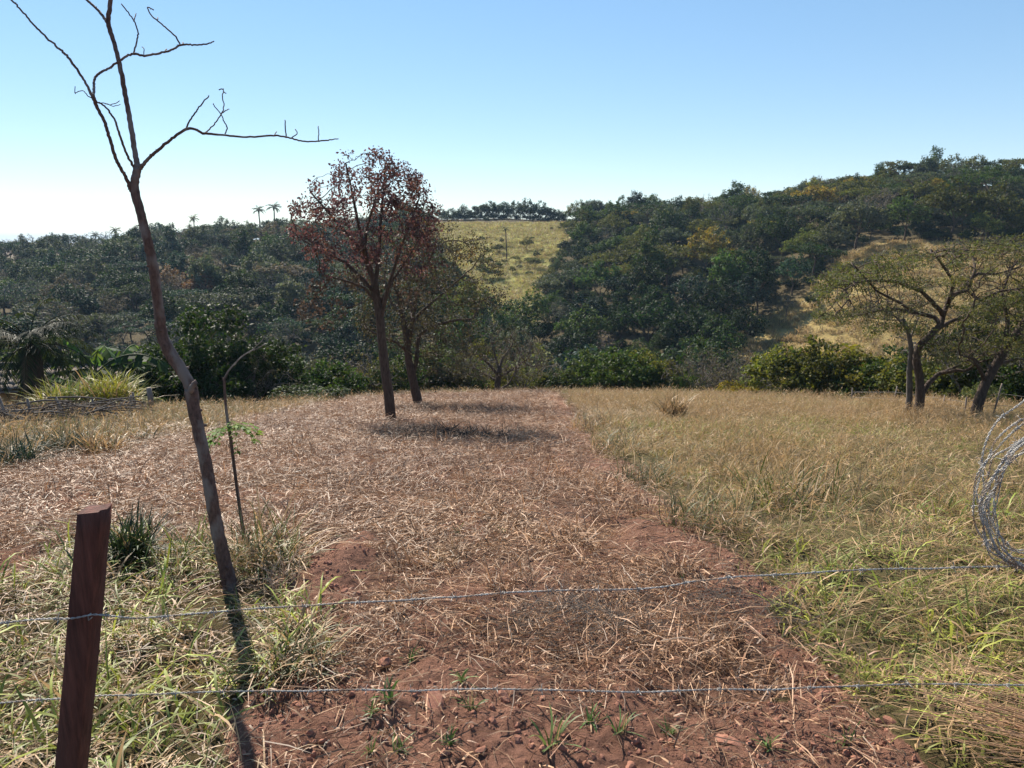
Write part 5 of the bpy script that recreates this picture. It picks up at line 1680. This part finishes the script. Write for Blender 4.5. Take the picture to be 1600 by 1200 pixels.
# ------------------------------------------------------------------ farmstead on the left
def farm():
    g = random.Random(44)
    # small house
    r = 31.0; a = az_of(52); hx, hy = r * math.sin(a), r * math.cos(a); hz = gz(hx, hy) + .4; 
    h = thing('house', 'small ochre walled house with grey tiled roof half hidden by the dark palm', 'house', (hx, hy, hz), math.radians(14))
    Mw = rough_material('ochre_plaster', (.34, .20, .075), (.44, .28, .12), 4, .2, c3=(.26, .17, .09)); Mr = rough_material('grey_roof_tile', (.11, .09, .078), (.20, .17, .145), 9, .5, spec=.05)
    mb = MB(); mb.box((0, 0, .8), (5.0, 3.6, 3.2)); obj('wall', mb.mesh('wall', Mw), h)
    for sx in (-2.5, 2.5):
        mb = MB(); mb.add([(sx - .06 * (sx > 0), -1.8, 2.4), (sx - .06 * (sx > 0), 1.8, 2.4), (sx - .06 * (sx > 0), 0, 2.8), (sx + .06 * (sx < 0), -1.8, 2.4), (sx + .06 * (sx < 0), 1.8, 2.4), (sx + .06 * (sx < 0), 0, 2.8)], [[0, 1, 2, 2], [3, 5, 4, 4], [0, 2, 5, 3], [1, 4, 5, 2]]); obj('gable', mb.mesh('gable', Mw), h)
    tm = MB(); pr = [(0, 0), (.06, .05), (.14, .07), (.22, .05), (.28, 0)]
    for (x0, z0), (x1, z1) in zip(pr, pr[1:]):
        tm.add([(x0, 0, z0), (x1, 0, z1), (x1, .46, z1), (x0, .46, z0), (x0, 0, z0 - .02), (x1, 0, z1 - .02), (x1, .46, z1 - .02), (x0, .46, z0 - .02)], [[0, 1, 2, 3], [4, 7, 6, 5], [0, 4, 5, 1], [2, 6, 7, 3]])
    tme = tm.mesh('roof_tile', Mr)
    th = math.atan2(.49, 2.1)
    for side in (0, 1):
        sm = MB(); sgn = 1 if side else -1
        sm.add([(-2.8, sgn * 2.1, 2.27), (2.8, sgn * 2.1, 2.27), (2.8, 0, 2.80), (-2.8, 0, 2.80), (-2.8, sgn * 2.1, 2.21), (2.8, sgn * 2.1, 2.21), (2.8, 0, 2.74), (-2.8, 0, 2.74)], [[0, 1, 2, 3], [4, 7, 6, 5], [0, 4, 5, 1], [0, 3, 7, 4], [1, 5, 6, 2]])
        rf = obj('roof', sm.mesh('roof', Mr), h)
        for i in range(19):
            for j in range(6):
                x = -2.75 + i * .285; s = .02 + j * .38
                if side: o = obj('tile', tme, rf, (x + .28, 2.1 - s * math.cos(th), 2.30 + s * math.sin(th) + .012 * (j % 2) + g.uniform(0, .01)), (-th, 0, math.pi)); o.rotation_euler = (th, 0, math.pi)
                else: obj('tile', tme, rf, (x, -2.1 + s * math.cos(th), 2.30 + s * math.sin(th) + .012 * (j % 2) + g.uniform(0, .01)), (th, 0, 0))
    mb = MB(); mb.tube([(-2.85, 0, 2.86), (2.85, 0, 2.86)], .1, 8); obj('ridge', mb.mesh('ridge', Mr), h)
    mb = MB(); mb.box((.9, -1.82, 1.35), (.9, .06, .9)); w = obj('window', mb.mesh('window', M_BARK), h)
    for x in (.47, 1.33): mb = MB(); mb.box((x, -1.87, 1.35), (.06, .05, .98)); obj('frame', mb.mesh('frame', M_WOODOLD), w)
    # dark palm in front of the house
    pm = spray_palm(950, h=3.0, nf=26, fl=2.3, lean=.1, leaflets=30, tr=.44, wl=.6, ww=.04, droop=1.25, mat=M_LEAF, bark=M_BARK)
    rr = 26.0; a = az_of(24); x, y = rr * math.sin(a), rr * math.cos(a)
    p = make_palm('big dark palm with drooping fronds at the left edge before the house', (x, y, gz(x, y)), .88, pm, (.022, .032, .016), 1.0)
    # banana plants
    def banana(px, r, s, lab, seed):
        q = np.random.default_rng(seed); a = az_of(px); x, y = r * math.sin(a), r * math.cos(a)
        t = thing('banana_plant', lab, 'banana plant', (x, y, gz(x, y) - .1), q.random() * 6, None, s)
        mb = MB(); mb.tube([(0, 0, -.2), (.03, 0, .9), (0, .02, 1.8)], [.14, .12, .08], 8, jit=.06); obj('stem', mb.mesh('banana_stem', M_BARKG, True), t)
        for k in range(9):
            an = 6.283 * k * .38; e = 1.25 - .11 * k; L = 2.1 * (.85 + .3 * q.random()); H = np.array([math.cos(an), math.sin(an), 0]); P = [np.array([0, .02, 1.75])]
            for s_ in range(12):
                P.append(P[-1] + (H * math.cos(e) + np.array([0, 0, math.sin(e)])) * L / 12); e -= .10 + .012 * s_
            P = np.array(P); mb = MB(); mb.tube(P, np.linspace(.03, .008, 13), 4); sd = np.cross(H, [0, 0, 1.])
            for i in range(3, 12):
                w = .19 * math.sin(math.pi * (i - 2) / 10.6) ** .6
                for sg in (-1, 1):
                    A, B_ = P[i], P[i + 1] - (P[i + 1] - P[i]) * (.06 + .2 * (q.random() < .4)); dn = np.array([0, 0, -.06 - .16 * q.random()])
                    mb.add([A, A + sd * sg * w + dn, B_ + sd * sg * w * .97 + dn, B_], [[0, 1, 2, 3]], q.random() * .5 + .3)
            obj('leaf', mb.mesh('banana_leaf', M_LEAF), t, tone=(.035, .062, .022) if k > 1 else (.09, .15, .04))
    banana(128, 27, 1.15, 'banana plant with a bright upright leaf, left of the pair', 1)
    banana(165, 27.5, 1.1, 'banana plant with long arching leaves, right of the pair', 2)
    banana(100, 28.5, .85, 'smaller banana plant beside the house roof', 3)
    # tall yellow green cane clumps
    for k, (px, py, s, lab) in enumerate(((64, 640, .85, 'yellow green cane clump in front of the house'), (105, 642, .8, 'green cane clump in the middle of the cane row'), (135, 640, 1.05, 'tall yellow green cane clump before the bananas'), (160, 640, 1.0, 'yellow green cane clump at the right end of the row'))):
        p = at(px, py); rr = 21.5; a = az_of(px); x, y = rr * math.sin(a), rr * math.cos(a)
        o = obj('cane_clump', clump_mesh('cane_clump', M_LEAF if False else M_GRASS, blades(460, .48, 1.15, .024, 1.2, .9, 5, .2, seed=60 + k, bend_rand=.3)), None, (x, y, gz(x, y)), (0, 0, k), s, tone=((.30, .30, .04), (.12, .19, .05), (.34, .33, .04), (.28, .27, .05))[k]); tag(o, lab, 'cane plant')
    # pole fence with brush
    y0 = at(0, 662).y
    def fence_post(parent, px, py, h, rr, base, mat=M_WOODOLD):
        p = at(px, py); mb = MB(); q = p - Vector(base); mb.tube([q - Vector((0, 0, .2)), q + Vector((g.uniform(-.03, .03), 0, h * .5)), q + Vector((g.uniform(-.06, .06), 0, h))], [rr, rr * .95, rr * .85], 8, jit=.08); obj('post', mb.mesh('post', mat, True), parent); return p
    B0 = at(120, 655)
    fr = thing('pole_fence', 'rustic pole fence with crooked rails running from the left edge to the thick posts', 'fence', B0)
    pts = [fence_post(fr, px, py, h, .028, B0) for px, py, h in ((8, 668, .62), (48, 664, .55), (96, 660, .5), (150, 655, .5), (205, 652, .5), (212, 650, .6))]
    for k in range(11):
        i = k % 5; A, B_ = pts[i], pts[i + 1]; hh = .12 + .4 * ((k * 37) % 10) / 10
        a1 = A + Vector((-.25, .04, hh + g.uniform(-.06, .06))) - B0; b1 = B_ + Vector((.25, .04, hh + g.uniform(-.12, .12))) - B0; m_ = (a1 + b1) / 2 + Vector((0, 0, g.uniform(-.05, .07)))
        mb = MB(); mb.tube([a1, m_, b1], [.020, .019, .013], 6, jit=.1); obj('rail', mb.mesh('rail', M_BARKG, True), fr)
    q = np.random.default_rng(8)
    for k in range(70):                                   # heap of cut poles along the fence
        px = q.uniform(-40, 225); p = at(px, 668 - px * .07 + q.uniform(-9, 5)); L = q.uniform(.5, 1.5); hd = q.normal(0, .35); e = q.normal(.05, .18); z = .04 + .34 * q.random()
        d = Vector((math.cos(hd), math.sin(hd), math.sin(e))) * L * .5
        mb = MB(); mb.tube([-d, Vector((0, 0, q.uniform(-.03, .06))), d], [.018, .016, .009], 5, jit=.1)
        gy = q.random() < .4
        o = obj('cut_pole', mb.mesh('cut_pole', M_BARKG if gy else M_BARK, True), None, (p.x, p.y, p.z + z)); tag(o, None, 'pole')
        w_ = ('long ' if L > 1.05 else 'short ') + ('grey' if gy else 'dark')
        note(o, w_ + ' cut pole', w_ + ' cut poles', 'in the brush heap, ' + ('left end' if px < 50 else 'middle' if px < 140 else 'right end'), px)
    mb = MB(); b0 = at(90, 660)
    for _ in range(900):
        px = q.uniform(-60, 235); p = at(px, 667 - px * .07 + q.uniform(-8, 4)) - b0; d = q.normal(0, 1, 3); d[2] = abs(d[2]) * .5; d /= np.linalg.norm(d); L = .15 + .35 * q.random()
        c = np.array(p) + [0, 0, .3 * q.random()]; mb.tube([c, c + d * L * .5 + [0, 0, .03], c + d * L], [.006, .005, .003], 3, cap=False)
    o = obj('brush', mb.mesh('brush', M_BARK), None, b0); tag(o, 'dark tangle of cut twigs under the poles at the left fence', 'brush', kind='stuff')
    # thick posts
    for px, py, h, rr, lab in ((237, 645, .62, .07, 'thick grey fence post, paler one of the two standing posts'), (279, 640, .55, .085, 'thick dark fence post close to the young tree')):
        p = at(px, py); mb = MB(); mb.tube([(0, 0, -.2), (.01, 0, .3), (-.015, 0, h)], [rr, rr * .96, rr * .9], 10, jit=.08)
        t = thing('fence_post', lab, 'fence post', p); obj('post', mb.mesh('post', M_WOODOLD if 'grey' in lab else M_BARK, True), t)
    # picket line and small gate
    B1 = at(300, 637)
    fr = thing('picket_fence', 'line of thin stakes and wires behind the young tree', 'fence', B1)
    for k, px in enumerate((215, 222, 247, 262, 268, 292, 300, 310, 362, 373, 384)):
        fence_post(fr, px, 641 - (px - 215) * .03, g.uniform(.38, .55), .014, B1)
    for hh in (.18, .38):
        mb = MB(); mb.tube([at(x_, 641 - (x_ - 215) * .03) + Vector((0, 0, hh + .02 * math.sin(x_))) - B1 for x_ in range(212, 392, 12)], .006, 4); obj('wire', mb.mesh('wire', M_DARKWIRE), fr)
    B2 = at(333, 637); gt = thing('gate', 'small three rail wooden gate between the sapling and the young tree', 'gate', B2)
    w = 32 * B2.y / FPX
    for sx in (-.5, .5): mb = MB(); mb.box((sx * w, 0, .24), (.04, .04, .56)); obj('stile', mb.mesh('stile', M_WOODOLD), gt)
    for hh in (.12, .27, .42): mb = MB(); mb.box((0, -.026, hh), (w * 1.05, .012, .045)); obj('rail', mb.mesh('gate_rail', M_WOODOLD), gt)
    # wire fence on the right
    B3 = at(1450, 640)
    fr = thing('wire_fence', 'wire fence with leaning stakes behind the spreading tree', 'fence', B3)
    tops = []
    for px, py, tx, h in ((1330, 628, 0, .5), (1394, 633, .10, .62), (1473, 638, 0.02, .4), (1507, 648, 0, .45), (1549, 650, .16, .8), (1640, 655, 0, .6)):
        p = at(px, py); q2 = p - B3; mb = MB(); mb.tube([q2 - Vector((0, 0, .2)), q2 + Vector((tx, 0, h))], [.022, .018], 7, jit=.08); obj('post', mb.mesh('post', M_WOODOLD, True), fr); tops.append((q2, tx, h))
    for f in (.35, .7):
        mb = MB(); mb.tube([a + Vector((tx * f, 0, h * f)) for a, tx, h in tops], .006, 4); obj('wire', mb.mesh('wire', M_DARKWIRE), fr)


farm()


settle_labels()

# ------------------------------------------------------------------ valley haze
def haze():
    mb = MB(); mb.box((0, 0, 6.0), (12600, 12600, 66))
    m, nt, N, L = newmat('haze_air'); out = nd(nt, 'ShaderNodeOutputMaterial')
    v = nd(nt, 'ShaderNodeVolumePrincipled', inp={'Density': 0.00017, 'Anisotropy': 0.1}); v.inputs['Color'].default_value = (.5, .72, 1.0, 1)
    L.new(v.outputs[0], out.inputs['Volume'])
    o = obj('haze', mb.mesh('haze', m)); tag(o, 'thin pale haze over the valley and hills', kind='stuff')


haze()
